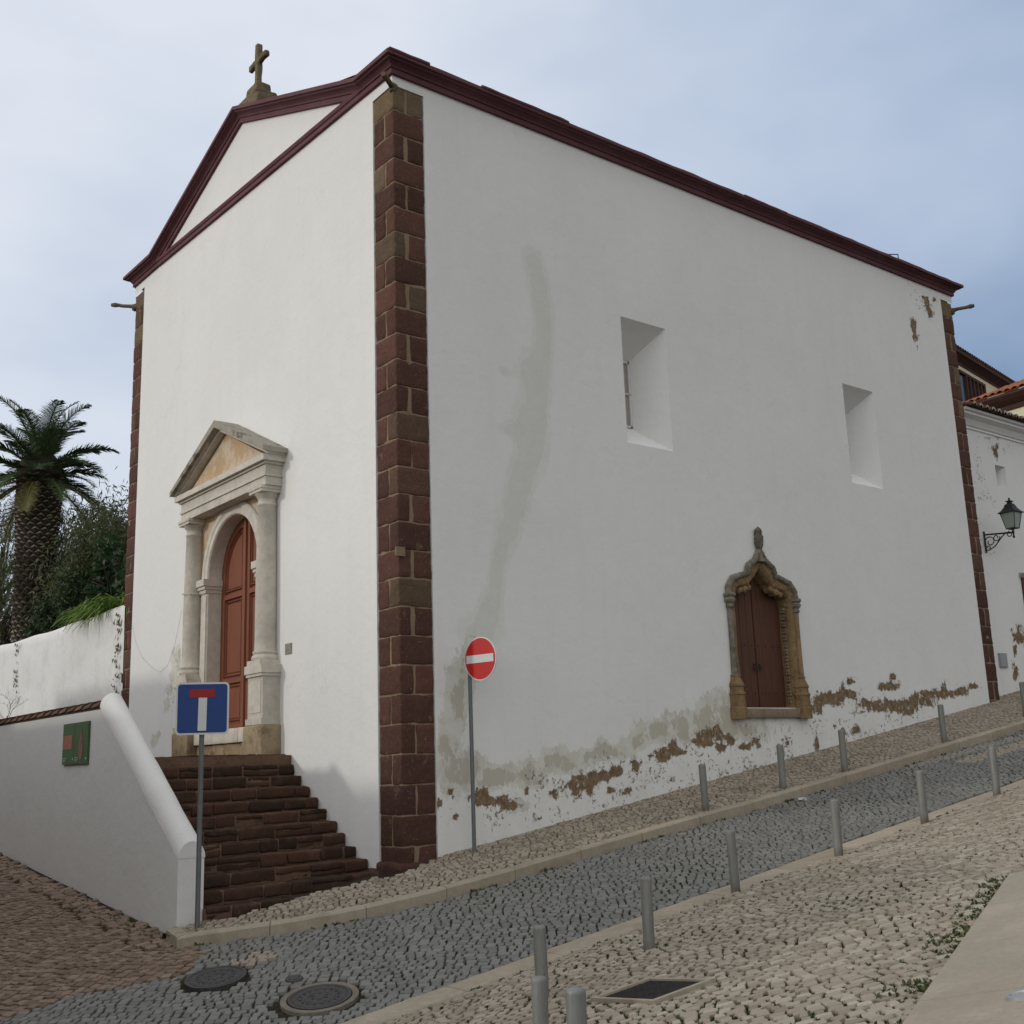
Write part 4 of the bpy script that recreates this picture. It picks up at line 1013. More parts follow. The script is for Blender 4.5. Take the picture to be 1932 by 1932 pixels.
while x < 29:
    rows = []
    for (yy, zz2) in ((YN - .42, 7.73), (YN + 3.0, 8.15)):
        rows.append([(x + .12 - .085 * math.cos(a), yy, zz2 + .09 * math.sin(a)) for a in lin(0, math.pi, 9)])
    mb.strip(rows, random.random() * .6, True)
    rows = [[(v[0], v[1] - .004, v[2]) for v in rows[0]], [(x + .12 - .05 * math.cos(a), YN - .424, 7.73 + .045 * math.sin(a)) for a in lin(0, math.pi, 9)]]
    mt_.strip(rows, .9)
    x += .27
mb.add([(15.5, YN - .40, 7.715), (30, YN - .40, 7.715), (30, YN + 3, 8.14), (15.5, YN + 3, 8.14)], [(0, 1, 2, 3)], .1); nr_ = mb.build('roof', OLDTILE, nb); tag(mt_.build('tile_mortar', LIMEW, nr_), kind='stuff')
mb = MB(); a, b, c, d = nwin; dp = .35
O = [(a, YN, c), (b, YN, c), (b, YN, d), (a, YN, d)]; I = [(a + .03, YN + dp, c + .1), (b - .1, YN + dp, c + .1), (b - .1, YN + dp, d - .05), (a + .03, YN + dp, d - .05)]
mb.add(O + I, [(0, 1, 5, 4), (1, 2, 6, 5), (2, 3, 7, 6), (3, 0, 4, 7), (4, 5, 6, 7)]); mb.build('window', PLAIN, nb)
c = on(1927, 1090, 1, YN - .02); mb = MB(); mb.box(c[0], c[0] + 1.0, YN - .03, YN + .05, 1.6, c[2]); dn = mb.build('door', mat_plain('oxblood', (.085, .018, .018), .6), nb)
mb = MB(); mb.box(c[0] - .06, c[0] + 1.1, YN - .05, YN + .03, c[2], c[2] + .12); mb.build('lintel', LIMEW, dn)
mbx = MB(); a = on(1882, 1232, 1, YN); b = on(1899, 1260, 1, YN)
mbx.box(a[0], b[0] + .02, YN - .035, YN, b[2], a[2], .5); mbx.box(a[0] + .02, b[0], YN - .045, YN - .035, b[2] + .02, a[2] - .02); mbx.build('meter_box', SIGNBK, nb)

# yellow building with dark eaves behind, and orange tiled wing
def eqz(p1, t1, p2):
    A = CAM + t1 * ray(*p1); r2 = ray(*p2); t2 = A[2] / r2[2]; return A, CAM + t2 * r2
ybd = thing('yellow_building', (26, 8, 2), 'tall cream building with dark wooden eaves and grated window behind the church', 'building')
A, B = eqz((1800, 652), 46, (1912, 722)); d = (B - A); d[2] = 0; Lh = np.linalg.norm(d[:2]); d /= np.linalg.norm(d); nrm = np.array([d[1], -d[0], 0])
if nrm @ (CAM - A) < 0: nrm = -nrm
A = A - d * 3; top = A[2]
def q3(u, w, z): return tuple(A + d * u + nrm * w + np.array([0, 0, z - A[2]]))
mb = MB(); Le = Lh + 3.0
mb.add([q3(0, -.32, 0), q3(Le, -.32, 0), q3(Le, -.32, top - .1), q3(0, -.32, top - .3)], [(0, 1, 2, 3)]); mb.add([q3(Le, -.45, 0), q3(Le, -9, 0), q3(Le, -9, top - .3), q3(Le, -.45, top - .3)], [(0, 1, 2, 3)]); mb.build('wall', CREAM, ybd)
mb = MB(); EV = [(-.32, -.46), (-.29, -.46), (-.28, -.36), (-.18, -.27), (-.06, -.18), (0, -.16), (0, -.02), (-.32, -.02)]
mb.strip([[q3(0, w, top + z) for w, z in EV], [q3(Le + .6, w, top + z) for w, z in EV]]); mb.build('eaves', EAVE, ybd)
mb = MB(); u = 0
while u < Le + .6:
    mb.strip([[tuple(np.array(q3(u + .09 - .09 * math.cos(a), w, top + zz4)) + np.array([0, 0, .08 * math.sin(a)])) for a in lin(0, math.pi, 7)] for w, zz4 in ((.06, .0), (-5, 1.9))], random.random(), True); u += .25
mb.add([q3(0, 0, top - .01), q3(Le + .6, 0, top - .01), q3(Le + .6, -5, top + 1.9), q3(0, -5, top + 1.9)], [(0, 1, 2, 3)], .2); mb.build('roof', OLDTILE, ybd)
# window: px box (1812,700)-(1857,760)
def onpl(px, py, w=-.32):
    r = ray(px, py); P0 = A + nrm * w; t = ((P0 - CAM) @ nrm) / (r @ nrm); p = CAM + t * r; return (p - A) @ d, p[2]
uL, zT = onpl(1805, 693); uR, zT2 = onpl(1856, 735); ztop_ = (onpl(1856, 727)[1]); zb_ = ztop_ - 1.6
mb = MB(); um = [uL, uL + (uR - uL) * .5, uR]
mb.add([q3(uL, -.30, zb_), q3(uR, -.30, zb_), q3(uR, -.30, ztop_), q3(uL, -.30, ztop_)], [(0, 1, 2, 3)]); yw = mb.build('window', GLASS, ybd)
mb = MB()
def bar(u0, u1, z0, z1): mb.obox(q3((u0 + u1) / 2, -.27, (z0 + z1) / 2), tuple(d * (u1 - u0) / 2), tuple(nrm * .05), (0, 0, (z1 - z0) / 2))
bar(uL, uR, ztop_ - .12, ztop_); bar(uR - .12, uR, zb_, ztop_ - .12)
for k in range(5): uu = uR - .12 - (k + 1) * .42; bar(uu, uu + .12, zb_, ztop_ - .12)
mb.build('window_frame', EAVE, yw)
uq, zq = onpl(1868, 748); mb = MB(); mb.tube([q3(uq, -.40, zq + .8), q3(uq, -.40, zq - 3)], .03, 6); mb.build('downpipe', GALV, ybd)

owg = thing('tiled_wing', (24, 4, 2), 'cream wing under an orange tiled roof, between neighbour house and yellow building', 'building')
A2, B2 = eqz((1816, 766), 38.0, (1975, 716)); d = (B2 - A2); d[2] = 0; L2 = np.linalg.norm(d[:2]); d /= np.linalg.norm(d); nrm = np.array([d[1], -d[0], 0])
if nrm @ (CAM - A2) < 0: nrm = -nrm
A = A2; top = A[2]; Le = L2 + .3
mb = MB(); u = -.5
while u < Le:
    mb.strip([[tuple(np.array(q3(u + .1 - .10 * math.cos(a) + k * 0, w, top + zz4)) + np.array([0, 0, .08 * math.sin(a)])) for a in lin(0, math.pi, 7)] for k, (w, zz4) in enumerate(((.06, .02), (-3.0 * min(1, (u + .6) / 3.5), .02 + 1.35 * min(1, (u + .6) / 3.5))))], random.random(), True); u += .26
mb.add([q3(-.5, .03, top), q3(Le, .03, top), q3(Le, -3, top + 1.34), q3(3, -3, top + 1.34)], [(0, 1, 2, 3)], .3); mb.build('roof', TILE, owg)
mb = MB(); mb.strip([[q3(0, w, top + z) for w, z in ((-.5, -.45), (-.42, -.45), (-.40, -.32), (-.15, -.2), (0, -.08), (0, -.01), (-.5, -.01))], [q3(Le, w, top + z) for w, z in ((-.5, -.45), (-.42, -.45), (-.40, -.32), (-.15, -.2), (0, -.08), (0, -.01), (-.5, -.01))]]); mb.build('eaves', EAVE, owg)
mb = MB(); mb.add([q3(0, -.5, 0), q3(Le, -.5, 0), q3(Le, -.5, top - .3), q3(0, -.5, top - .3)], [(0, 1, 2, 3)]); mb.build('wall', CREAM, owg)

# ------------------------------------------------------------------ WALL LANTERN
wl = on(1858, 1030, 1, YN); lan = thing('wall_lantern', (wl[0], YN, wl[2]), 'black wrought iron lantern on a scrolled bracket on the neighbouring white wall', 'lantern')
xw = wl[0]; lp = on(1912, 1006, 0, xw); yl_ = lp[1]; zl_ = lp[2]; zw = on(1858, 1010, 1, YN)[2]
mb = MB(); mb.tube([(xw, YN - .02, zw + .08), (xw, YN - .02, zw - .42)], .022, 8); mb.tube([(xw, YN - .02, zw), (xw, yl_, zl_ + .02)], .02, 8)
def scroll(cy, cz, r, t0, t1, rad=.011, n=26):
    return [(xw, cy + r * (1 - .65 * k / n) * math.cos(t0 + (t1 - t0) * k / n), cz + r * (1 - .65 * k / n) * math.sin(t0 + (t1 - t0) * k / n)) for k in range(n + 1)]
yy = YN - yl_
mb.tube([(xw, YN - .03, zw - .36), (xw, YN - .12 * yy / .9, zw - .37), (xw, YN - .35 * yy, zw - .30), (xw, YN - .6 * yy, zw - .12), (xw, YN - .78 * yy, zw - .03)], .014, 8)
for (f_, cz, r, t0, t1) in ((.20, -.18, .13, 0, 7), (.42, -.11, .085, 3, 10), (.88, -.09, .07, 1.5, -5), (.14, -.31, .05, 0, 5)): mb.tube(scroll(YN - f_ * yy, zw + cz, r, t0, t1), .012, 6)
mb.lathe((xw, yl_, zl_), [(0, -.12), (.02, -.10), (.03, -.07), (.015, -.04), (.025, 0), (.03, .03), (.02, .08), (.05, .10)], 10)
mb.build('bracket', IRON, lan)
mb = MB(); z0 = zl_ + .10
mb.lathe((xw, yl_, z0), [(.105, 0), (.105, .015), (.10, .02)], 24, .5, False, True)
for sx in (-1, 1):
    for sy in (-1, 1): mb.tube([(xw + sx * .10, yl_ + sy * .10, z0), (xw + sx * .165, yl_ + sy * .165, z0 + .36)], .009, 5)
mb.lathe((xw, yl_, z0), [(.165, .355), (.205, .36), (.205, .375), (.15, .42), (.10, .50), (.085, .55), (.07, .56), (.07, .575), (.045, .58), (.04, .62), (.07, .63), (.07, .64), (.02, .66), (.015, .69), (.02, .70), (0, .73)], 24, .5, False, True)
mb.build('lantern_frame', IRON, lan)
mb = MB(); mb.lathe((xw, yl_, z0), [(.095, .01), (.16, .355)], 24, .5, False, True); mb.build('lantern_glass', LAMPGL, lan)

# ------------------------------------------------------------------ SIGNS
pb = hit(372, 1750, S); pt_ = CAM + (13.15) * ray(378, 1337)
base = Vector((pb[0], pb[1], float(S(pb[0], pb[1])))); dist = (pb - CAM)
dsn = thing('dead_end_sign', base, 'blue square dead end sign with red and white T on a grey pole', 'sign')
cz = float(CAM[2] + (math.hypot(pb[0] - CAM[0], pb[1] - CAM[1]) / math.hypot(*ray(378, 1337)[:2])) * ray(378, 1337)[2])
nh = Vector((CAM[0] - pb[0], CAM[1] - pb[1], 0)).normalized(); rt = Vector((-nh.y, nh.x, 0)); up = Vector((0, 0, 1))
mb = MB(); mb.tube([base - Vector((0, 0, .1)), Vector((base.x, base.y, cz + .30))], .029, 16); mb.build('pole', GALV, dsn)
def rrect(w, h, r, n=6):
    P = []
    for cx_, cy_, a0 in ((w - r, h - r, 0), (-w + r, h - r, math.pi / 2), (-w + r, -h + r, math.pi), (w - r, -h + r, 3 * math.pi / 2)):
        for k in range(n + 1): a = a0 + math.pi / 2 * k / n; P.append((cx_ + r * math.cos(a), cy_ + r * math.sin(a)))
    return P
cs = Vector((base.x, base.y, cz)) + nh * .045
def plate(name, poly, d0, d1, mat, parent, c0, R_, N_):
    m = MB(); m.prism(poly, lambda a, b: tuple(c0 + R_ * a + up * b + N_ * d0), lambda a, b: tuple(c0 + R_ * a + up * b + N_ * d1)); return m.build(name, mat, parent)
HS = .5 * (97 / F) * math.hypot(*(np.array([base.x, base.y]) - CAM[:2])) / math.hypot(*ray(378, 1337)[:2])
bp = plate('sign_plate', rrect(HS, HS, .05), 0, .012, WHITEP, dsn, cs, rt, nh)
plate('blue_field', rrect(HS - .022, HS - .022, .035), .012, .015, BLUEP, bp, cs, rt, nh)
plate('white_stem', [(-.05, -HS + .045), (.048, -HS + .045), (.052, .14), (-.045, .14)], .015, .018, WHITEP, bp, cs, rt, nh)
plate('red_bar', [(-.15, .125), (.14, .125), (.14, .225), (-.15, .225)], .0155, .020, DKRED, bp, cs, rt, nh)

pb = hit(895, 1606, S); base = Vector((pb[0], pb[1], float(S(pb[0], pb[1]))))
nes = thing('no_entry_sign', base, 'round red no entry sign with white bar on a thin pole by the side wall', 'sign')
hd = math.hypot(pb[0] - CAM[0], pb[1] - CAM[1]); r_ = ray(917.5, 1245); cz = hd / math.hypot(r_[0], r_[1]) * r_[2]
mb = MB(); mb.tube([base - Vector((0, 0, .1)), Vector((base.x, base.y, cz + .06))], .028, 14); mb.build('pole', GALV, nes)
nh = Vector((-.985, -.17, 0)).normalized(); rt = Vector((.17, -.985, 0)).normalized()
rc = ray(917.5, 1245); t_ = hd / math.hypot(rc[0], rc[1]); off = 0
cs = Vector((base.x, base.y, cz)) + nh * .05
R0 = .5 * 81 / F * t_
circ = lambda r, n=48: [(r * math.cos(2 * math.pi * k / n), r * math.sin(2 * math.pi * k / n)) for k in range(n)]
# slide the disc along its own plane so it is bolted off-centre like in the street
want = Vector(CAM + t_ * rc) - Vector((base.x, base.y, cz)); cs = cs + rt * .265
bp = plate('sign_disc', circ(R0), 0, .012, WHITEP, nes, cs, rt, nh)
plate('red_field', circ(R0 - .016), .012, .015, REDP, bp, cs, rt, nh)
plate('white_bar', [(-R0 * .86, -.055), (R0 * .84, -.055), (R0 * .84, .055), (-R0 * .86, .055)], .015, .018, WHITEP, bp, cs, rt, nh)

# ------------------------------------------------------------------ BOLLARDS
mbp = MB(); RB = .053
mbp.lathe((0, 0, 0), [(RB, -.08), (RB, .635), (RB * .98, .646), (RB * .82, .656), (RB * .5, .662), (0, .665)], 28); protoM = None
def bollard(x, y, z, lean, label, group):
    global protoM
    if protoM is None:
        o = mbp.build('bollard', BOLL); protoM = o
    else:
        o = protoM.copy(); COL.objects.link(o)
    o.location = (x, y, z); o.rotation_euler = (lean[0], lean[1], 0); tag(o, label, 'bollard', group)
    return o
g1 = 'bollards on the sidewalk along the church wall'; g2 = 'bollards along the edge of the plaza'
names = {'A': 'first bollard on the church sidewalk, nearest the no entry sign', 'B': 'bollard on the church sidewalk under the stretch right of the ogee doorway sill',
         'C': 'bollard on the church sidewalk right of the ogee doorway, third up the slope', 'D': 'bollard on the church sidewalk near the far dark stone corner', 'E': 'bollard on the church sidewalk at the right edge, before the neighbour house'}
for k, p in dict(A=(1341, 1529.8), B=(1478, 1487), C=(1600, 1455), D=(1788, 1400), E=(1936, 1351)).items():
    h = hit(*p, S); bollard(h[0], max(h[1], float(K(h[0])) + .2), float(S(h[0], h[1])), (random.uniform(-.01, .01), random.uniform(-.01, .01)), names[k], g1)
names = {'F': 'plaza edge bollard left of the broken kerb stones, third of the even row', 'G': 'plaza edge bollard below the ogee doorway, halfway along the kerb', 'H': 'plaza edge bollard second from the upper end of its row',
         'I': 'plaza edge bollard at the upper right end of its row', 'J': 'plaza bollard just above the dark drain cover', 'K': 'plaza bollard partly hidden behind a nearer one by the kerb'}
names['F'] = 'plaza edge bollard standing in a patch of disturbed stones beside the kerb'
for k, p in dict(F=(1388, 1681), G=(1582.7, 1614.8), H=(1745, 1551.7), I=(1881, 1498.8), J=(1225, 1790), K=(1024, 1884)).items():
    h = hit(*p); bollard(h[0], h[1], h[2] - dict(J=.035, K=.10).get(k, 0), (random.uniform(-.02, .02), random.uniform(-.02, .02)), names[k], g2)
for k, p, w in (('L', (1017, 1841), 30.5), ('M', (1085.4, 1861.8), 39)):
    t_ = .106 * F / w; q = CAM + t_ * ray(*p); g = float(G(q[0], q[1]))
    o = bollard(q[0], q[1], g, (0, -.0), 'scratched bollard cut by the bottom edge, left of the nearest one' if k == 'L' else 'nearest bollard of all, cut by the bottom edge, with worn cap', g2)
    o.location.z = q[2] - .665

# ------------------------------------------------------------------ COVERS, DRAIN
def slope_frame(p):
    gxx = float(G(p[0] + .1, p[1]) - G(p[0] - .1, p[1])) / .2; gyy = float(G(p[0], p[1] + .3) - G(p[0], p[1] - .3)) / .6
    n = Vector((-gxx, -gyy, 1)).normalized(); u = Vector((1, 0, gxx)).normalized(); return u, n.cross(u), n
for i, h in enumerate(MH):
    p = h['c']; u, v, n = slope_frame(p); P0 = Vector(p)
    t = thing('manhole_cover', P0, ('round iron manhole cover without ring, nearest the foot of the steps' if i == 0 else 'round iron manhole cover set in a pale concrete ring beside the plaza kerb'), 'manhole cover', 'manhole covers in the road')
    def ringm(r0, r1, z0, z1, m, nm, n_=48, tone=.5):
        mb = MB(); rows = [[tuple(P0 + r * (math.cos(a) * u + math.sin(a) * v) + n * z) for a in lin(0, 2 * math.pi, n_ + 1)] for r, z in ((r1, -.05), (r1, z1), (r0, z1), (r0, z0))]
        mb.strip(rows); return mb.build(nm, m, t)
    if i: ringm(h['r'] + .012, h['r'] + h['ring'], -.02, .008, mat_stone('ring_concrete', [(0, (.22, .20, .165)), (1, (.22, .20, .165))], blotch=(.15, .13, .10), bl=(.45, .7), bs=4), 'concrete_ring')
    mb = MB(); rad = h['r']; N_ = 64
    prof = [(0.0, .012), (.05, .012), (.055, .006), (.10, .006), (.105, .012), (.15, .012), (.155, .006), (.20, .006), (.205, .012), (.25, .012), (.255, .006), (rad - .03, .006), (rad - .025, .014), (rad, .014), (rad, -.04)]
    mb.strip([[tuple(P0 + r * (math.cos(a) * u + math.sin(a) * v) + n * z) for a in lin(0, 2 * math.pi, N_ + 1)] for r, z in prof])
    for rr_ in (.075, .125, .18, .228):
        for k in range(int(rr_ * 90)):
            a = 2 * math.pi * k / int(rr_ * 90); c_ = P0 + rr_ * (math.cos(a) * u + math.sin(a) * v) + n * .009
            mb.obox(c_, u * .008, v * .008, n * .004)
    mb.build('lid', CAST, t)
P0 = Vector(hit(555, 1848)); u, v, n = slope_frame(P0); mb = MB()
mb.strip([[tuple(P0 + r * (math.cos(a) * u + math.sin(a) * v) + n * z) for a in lin(0, 2 * math.pi, 25)] for r, z in ((0, .022), (.05, .022), (.055, .016), (.085, .016), (.09, .0))])
tag(mb.build('valve_cover', CAST), 'small dark valve cover in the grey road between the two manholes', 'cover')
dg = thing('drain_cover', Vector(grc), 'dark square chequered access cover in a pale stone frame on the plaza', 'drain cover')
a = Vector(GRT[1] - GRT[0]); b = Vector(GRT[3] - GRT[0]); c0 = Vector(grc); nn = a.cross(b).normalized(); nn = nn if nn.z > 0 else -nn
a /= 2; b /= 2; mb = MB(); mb.obox(c0 - nn * .005, a, b, nn * .012)
for i in range(16):
    for j in range(16):
        f1 = (i + .5) / 8 - 1; f2 = (j + .5) / 8 - 1; mb.obox(c0 + a * f1 * .97 + b * f2 * .97 + nn * .008, (a if (i + j) % 2 else b) * .042, (b if (i + j) % 2 else a) * .018, nn * .004)
mb.build('lid', mat_plain('dark_cast', (.042, .036, .035), .6, .3, .4, .25, 14), dg)
mb = MB()
for s_ in (-1, 1):
    mb.obox(c0 + b * s_ * 1.09, a * 1.17, b * .075, nn * .022); mb.obox(c0 + a * s_ * 1.085, a * .07, b * 1.01, nn * .0215)
mb.build('stone_frame', KERB, dg)
P0 = Vector(hit(1929, 1893)) + Vector((0, 0, .035)); u, v, n = slope_frame(P0); mb = MB()
mb.strip([[tuple(P0 + r * (math.cos(a) * u + math.sin(a) * v) + n * z) for a in lin(0, 2 * math.pi, 33)] for r, z in ((0, .006), (.055, .006), (.058, .012), (.075, .012), (.078, -.01))])
tag(mb.build('ground_spotlight', SIGNBK), 'small round recessed light in the pale slabs at lower right', 'ground light')
P0 = Vector(hit(1514, 1511)); mb = MB(); mb.rough(P0.x - .06, P0.x + .06, P0.y - .04, P0.y + .04, P0.z, P0.z + .05, .5, .015, .03, .03, 22)
tag(mb.build('paper_scrap', WHITEP), 'crumpled white paper scrap lying on the grey road by the church kerb', 'litter')
mb = MB()
p0 = hit(1365, 1695)
for k in range(9):
    q = hit(1335 + k * 17 + random.uniform(-3, 3), 1704 - k * 3 + random.uniform(-4, 4)); s_ = random.uniform(.05, .08)
    mb.rough(q[0] - s_, q[0] + s_, q[1] - .04, q[1] + .04, q[2] - .03, q[2] + .025, random.random(), .015, .012, .05, 12, k)
tag(mb.build('loose_stones', CREAMCOB), kind='structure')

# ------------------------------------------------------------------ WEEDS
def weeds(name, pts, smin, smax, label=None, blades=7):
    mb = MB()
    for (x, y, z, s_) in pts:
        for k in range(blades):
            a = random.uniform(0, 6.28); l = s_ * random.uniform(.4, 1); w = l * .38; b0 = Vector((x + random.gauss(0, s_ * .25), y + random.gauss(0, s_ * .25), z - .008))
            dr = Vector((math.cos(a), math.sin(a), random.uniform(.5, 1.6))).normalized(); sd = dr.cross(Vector((0, 0, 1))).normalized()
            mb.add([b0 - sd * w * .5, b0 + sd * w * .5, b0 + dr * l * .6 + sd * w * .6, b0 + dr * l, b0 + dr * l * .6 - sd * w * .6], [(0, 1, 2, 3, 4)], random.random())
    o = mb.build(name, GRASS); tag(o, label, 'weeds' if label else None, kind='stuff'); return o
pts = []
for k in range(2600):
    px_, py_ = random.uniform(560, 1990), random.uniform(1540, 1990)
    h = hit(px_, py_) if False else None
# random ground points, denser where the photo is greener
def clump(x, y): return noise.noise(Vector((x * .9, y * .9, 3))) + .35 * noise.noise(Vector((x * 3, y * 3, 9)))
for J, lo, amp, sz in ((JN, .36, 1.5, .031), (JR, .10, 1.5, .026), (JS, -.10, .9, .02)):
    for (x, y, z, a, hv) in J:
        if random.random() < lo + amp * clump(x, y):
            for q in range(3):
                o_ = random.uniform(-hv, hv); pts.append((x - math.sin(a) * o_, y + math.cos(a) * o_, z - .001, random.uniform(.6, 1.2) * sz))
for k in range(220):
    x = random.uniform(-3, 14); y = float(K(x)) - .02 - abs(random.gauss(0, .02))
    if noise.noise(Vector((x * 1.5, 0, 5))) > .05: pts.append((x, y, float(G(x, y)), random.uniform(.03, .07)))
for k in range(420):
    u = random.uniform(-2, Ltot); w = -abs(random.gauss(0, .12)); q = SLABE[0][:2] + e1 * u + e1n * w
    if noise.noise(Vector((u * 1.3, 0, 8))) > -.1: pts.append((q[0], q[1], float(G(*q)), random.uniform(.02, .055)))
for k in range(150):
    x = random.uniform(-3, 10); y = nearB(x) - .03 - abs(random.gauss(0, .03)); 
    if noise.noise(Vector((x * 1.5, 0, 15))) > .0: pts.append((x, y, float(G(x, y)), random.uniform(.02, .045)))
for k in range(150):
    y = random.uniform(-.2, 3); x = -3.06 - abs(random.gauss(0, .15)); pts.append((x, y, float(G(x, y)), random.uniform(.015, .04)))
weeds('joint_weeds', pts, .02, .05, 'tiny green weeds growing in the joints of the paving', 5)

# ------------------------------------------------------------------ GARDEN AND TREES
tag(sheet('garden_ground', lambda X, Y: 3.2 + .02 * (X - .4) + 0 * Y + .6 * np.clip((X - 4) / 30, 0, 1), lin(.34, 60, 10), lin(W, 120, 10), EARTH), kind='structure')
def leafcloud(mb, c, R_, n, ls, squash=1.0, droop=0.0, thin=.35, clusters=30, seed=0):
    rs = np.random.default_rng(seed); cl = []
    for k in range(clusters):
        d_ = rs.normal(size=3); d_ /= np.linalg.norm(d_); rr_ = rs.uniform(.35, 1.0) ** .6
        cl.append((np.array(c) + d_ * rr_ * np.array(R_), rs.uniform(.16, .34) * min(R_), rs.uniform(0, .7)))
    for k in range(n):
        q, cr_, tn = cl[rs.integers(len(cl))]
        p = q + rs.normal(size=3) * cr_ * np.array([1, 1, 1 + droop]) * .75
        l = ls * rs.uniform(.6, 1.4); dr = rs.normal(size=3); dr[2] -= droop * 1.8; dr /= np.linalg.norm(dr); sd = np.cross(dr, rs.normal(size=3)); sd /= np.linalg.norm(sd) + 1e-9; w = l * thin
        t_ = min(1, max(0, tn + rs.normal(0, .15)))
        mb.add([p, p + dr * l * .5 + sd * w * .5, p + dr * l, p + dr * l * .5 - sd * w * .5], [(0, 1, 2, 3)], t_)
def at(px, py, xw_): return on(px, py, 0, xw_)
def tree(name, label, cat, c, R_, n, ls, mat, trunk_to, group=None, droop=0, thin=.35, clusters=30, seed=1, twigs=10):
    base = Vector((c[0], c[1], trunk_to)); t = thing(name, base, label, cat, group)
    mb = MB(); C0 = Vector(c); top_ = C0 + Vector((0, 0, R_[2] * .3)); rs = random.Random(seed)
    r0 = .05 * max(R_) + .05
    mb.tube([base - Vector((0, 0, .2)), base.lerp(C0, .5) + Vector((rs.uniform(-.2, .2), rs.uniform(-.2, .2), 0)), top_], [r0, r0 * .7, r0 * .3], 8)
    for k in range(twigs):
        s_ = base.lerp(C0, rs.uniform(.35, .95)); d_ = Vector((rs.gauss(0, 1), rs.gauss(0, 1), rs.uniform(.2, 1.2))).normalized(); e_ = C0 + Vector((d_.x * R_[0], d_.y * R_[1], d_.z * R_[2])) * .85
        m_ = s_.lerp(e_, .5) + Vector((0, 0, .15)); mb.tube([s_, m_, e_], [r0 * .4, r0 * .25, .012], 5)
    mb.build('trunk', BARK, t)
    mb = MB(); leafcloud(mb, c, R_, n, ls, 1, droop, thin, clusters, seed); mb.build('crown', mat, t)
    return t
def tp(px, py, X): return tuple(at(px, py, X))
tree('garden_tree', 'wispy grey-green tree with drooping twigs, between palm trunk and church', 'tree', tp(158, 1078, 3.0), (2.1, 2.1, 1.7), 15000, .20, WILLOW, 3.2, 'trees behind the garden wall', .9, .16, 46, 2)
tree('garden_tree', 'dense olive-green tree touching the left corner of the church', 'tree', tp(214, 1068, 2.5), (1.7, 1.7, 1.5), 14000, .18, WILLOW, 3.2, 'trees behind the garden wall', .5, .22, 40, 3)
tree('garden_tree', 'thin leafy tree at the left edge behind the palm', 'tree', tp(2, 1075, 3.5), (1.9, 1.9, 3.0), 7000, .2, WILLOW, 3.2, 'trees behind the garden wall', .6, .18, 34, 4)
tree('shrub', 'dark shrub behind the wall between the palm and the strap-leaved plants', 'shrub', tp(150, 1150, 1.6), (1.2, 1.5, .9), 8000, .13, DARKG, 3.2, 'shrubs behind the garden wall', .1, .4, 24, 5)
tree('shrub', 'dark bush at the foot of the palm trunk', 'shrub', tp(105, 1180, 1.4), (.8, 1.1, .55), 3000, .10, DARKG, 3.2, 'shrubs behind the garden wall', .1, .4, 16, 6)
tree('shrub', 'large-leaved shrub close against the church corner', 'shrub', tp(215, 1100, 1.3), (.6, .9, .95), 1300, .22, mat_leaf('broad_leaf', (.015, .04, .012), (.035, .075, .025), (.06, .11, .05)), 3.2, 'shrubs behind the garden wall', .3, .45, 14, 7)
tree('shrub', 'dry brownish bush left of the palm foot', 'shrub', tp(12, 1190, 1.2), (.8, 1.6, .6), 3200, .10, mat_leaf('dry_leaf', (.04, .035, .018), (.08, .065, .035), (.13, .11, .06)), 3.2, 'shrubs behind the garden wall', .2, .3, 20, 8)
tree('tree_mass', 'dark leafy tree filling the gap behind the other garden trees', 'tree', tp(190, 1120, 5.0), (1.8, 3.2, 1.6), 7000, .16, DARKG, 3.4, None, .1, .4, 34, 9)
# white shed glimpsed behind the trees
sh = thing('white_shed', (9, 34, 3.4), 'white shed glimpsed between trunks behind the trees', 'shed')
p = tp(150, 1130, 6.5); mb = MB(); mb.box(6.5, 9.5, p[1] - 3, p[1] + 1.8, 3.0, p[2]); mb.build('wall', PLAIN, sh); mb = MB(); mb.box(6.4, 9.6, p[1] - 3.2, p[1] + 2, p[2], p[2] + .12); mb.build('roof', SIGNBK, sh)

# strap-leaved plants spilling over the wall
for i, (px_, py_, lab) in enumerate(((170, 1150, 'strap-leaved plant spilling over the garden wall, farther from the church'), (198, 1138, 'strap-leaved plant spilling over the garden wall, middle of the clump'), (222, 1128, 'strap-leaved plant spilling over the garden wall right beside the church corner'))):
    q = at(px_, py_, .2); t = MB(); b0 = Vector((.2, q[1], 3.62))
    for k in range(190):
        a = random.uniform(0, 6.28); l = random.uniform(.45, .95); st_ = b0 + Vector((random.uniform(-.15, .2), random.uniform(-.6, .6), 0)); el = random.uniform(.3, 1.3); w = .03
        dx, dy = math.cos(a), math.sin(a); sd = Vector((-dy, dx, 0)) * w; tn = random.random(); pr = []
        for s_ in lin(0, 1, 6):
            pr.append(st_ + Vector((dx, dy, 0)) * l * s_ * math.cos(el * .6) + Vector((0, 0, 1)) * (l * s_ * math.sin(el) - .75 * l * s_ * s_))
        t.strip([[tuple(p_ - sd * (1 - .8 * s_)), tuple(p_ + sd * (1 - .8 * s_))] for p_, s_ in zip(pr, lin(0, 1, 6))], tn)
    tag(t.build('strap_leaf_plant', BRIGHTG), lab, 'plant', 'strap-leaved plants on the garden wall')
q = at(178, 1189, .25); mb = MB(); q = at(178, 1186, .2)
mb.lathe((.25, at(176, 1184, .25)[1], gtop(14) - .0), [(.09, 0), (.13, .2), (.145, .2), (.145, .24), (.12, .24), (.10, .1)], 16); tag(mb.build('flower_pot', TERRA), 'small terracotta pot on top of the garden wall', 'flower pot')
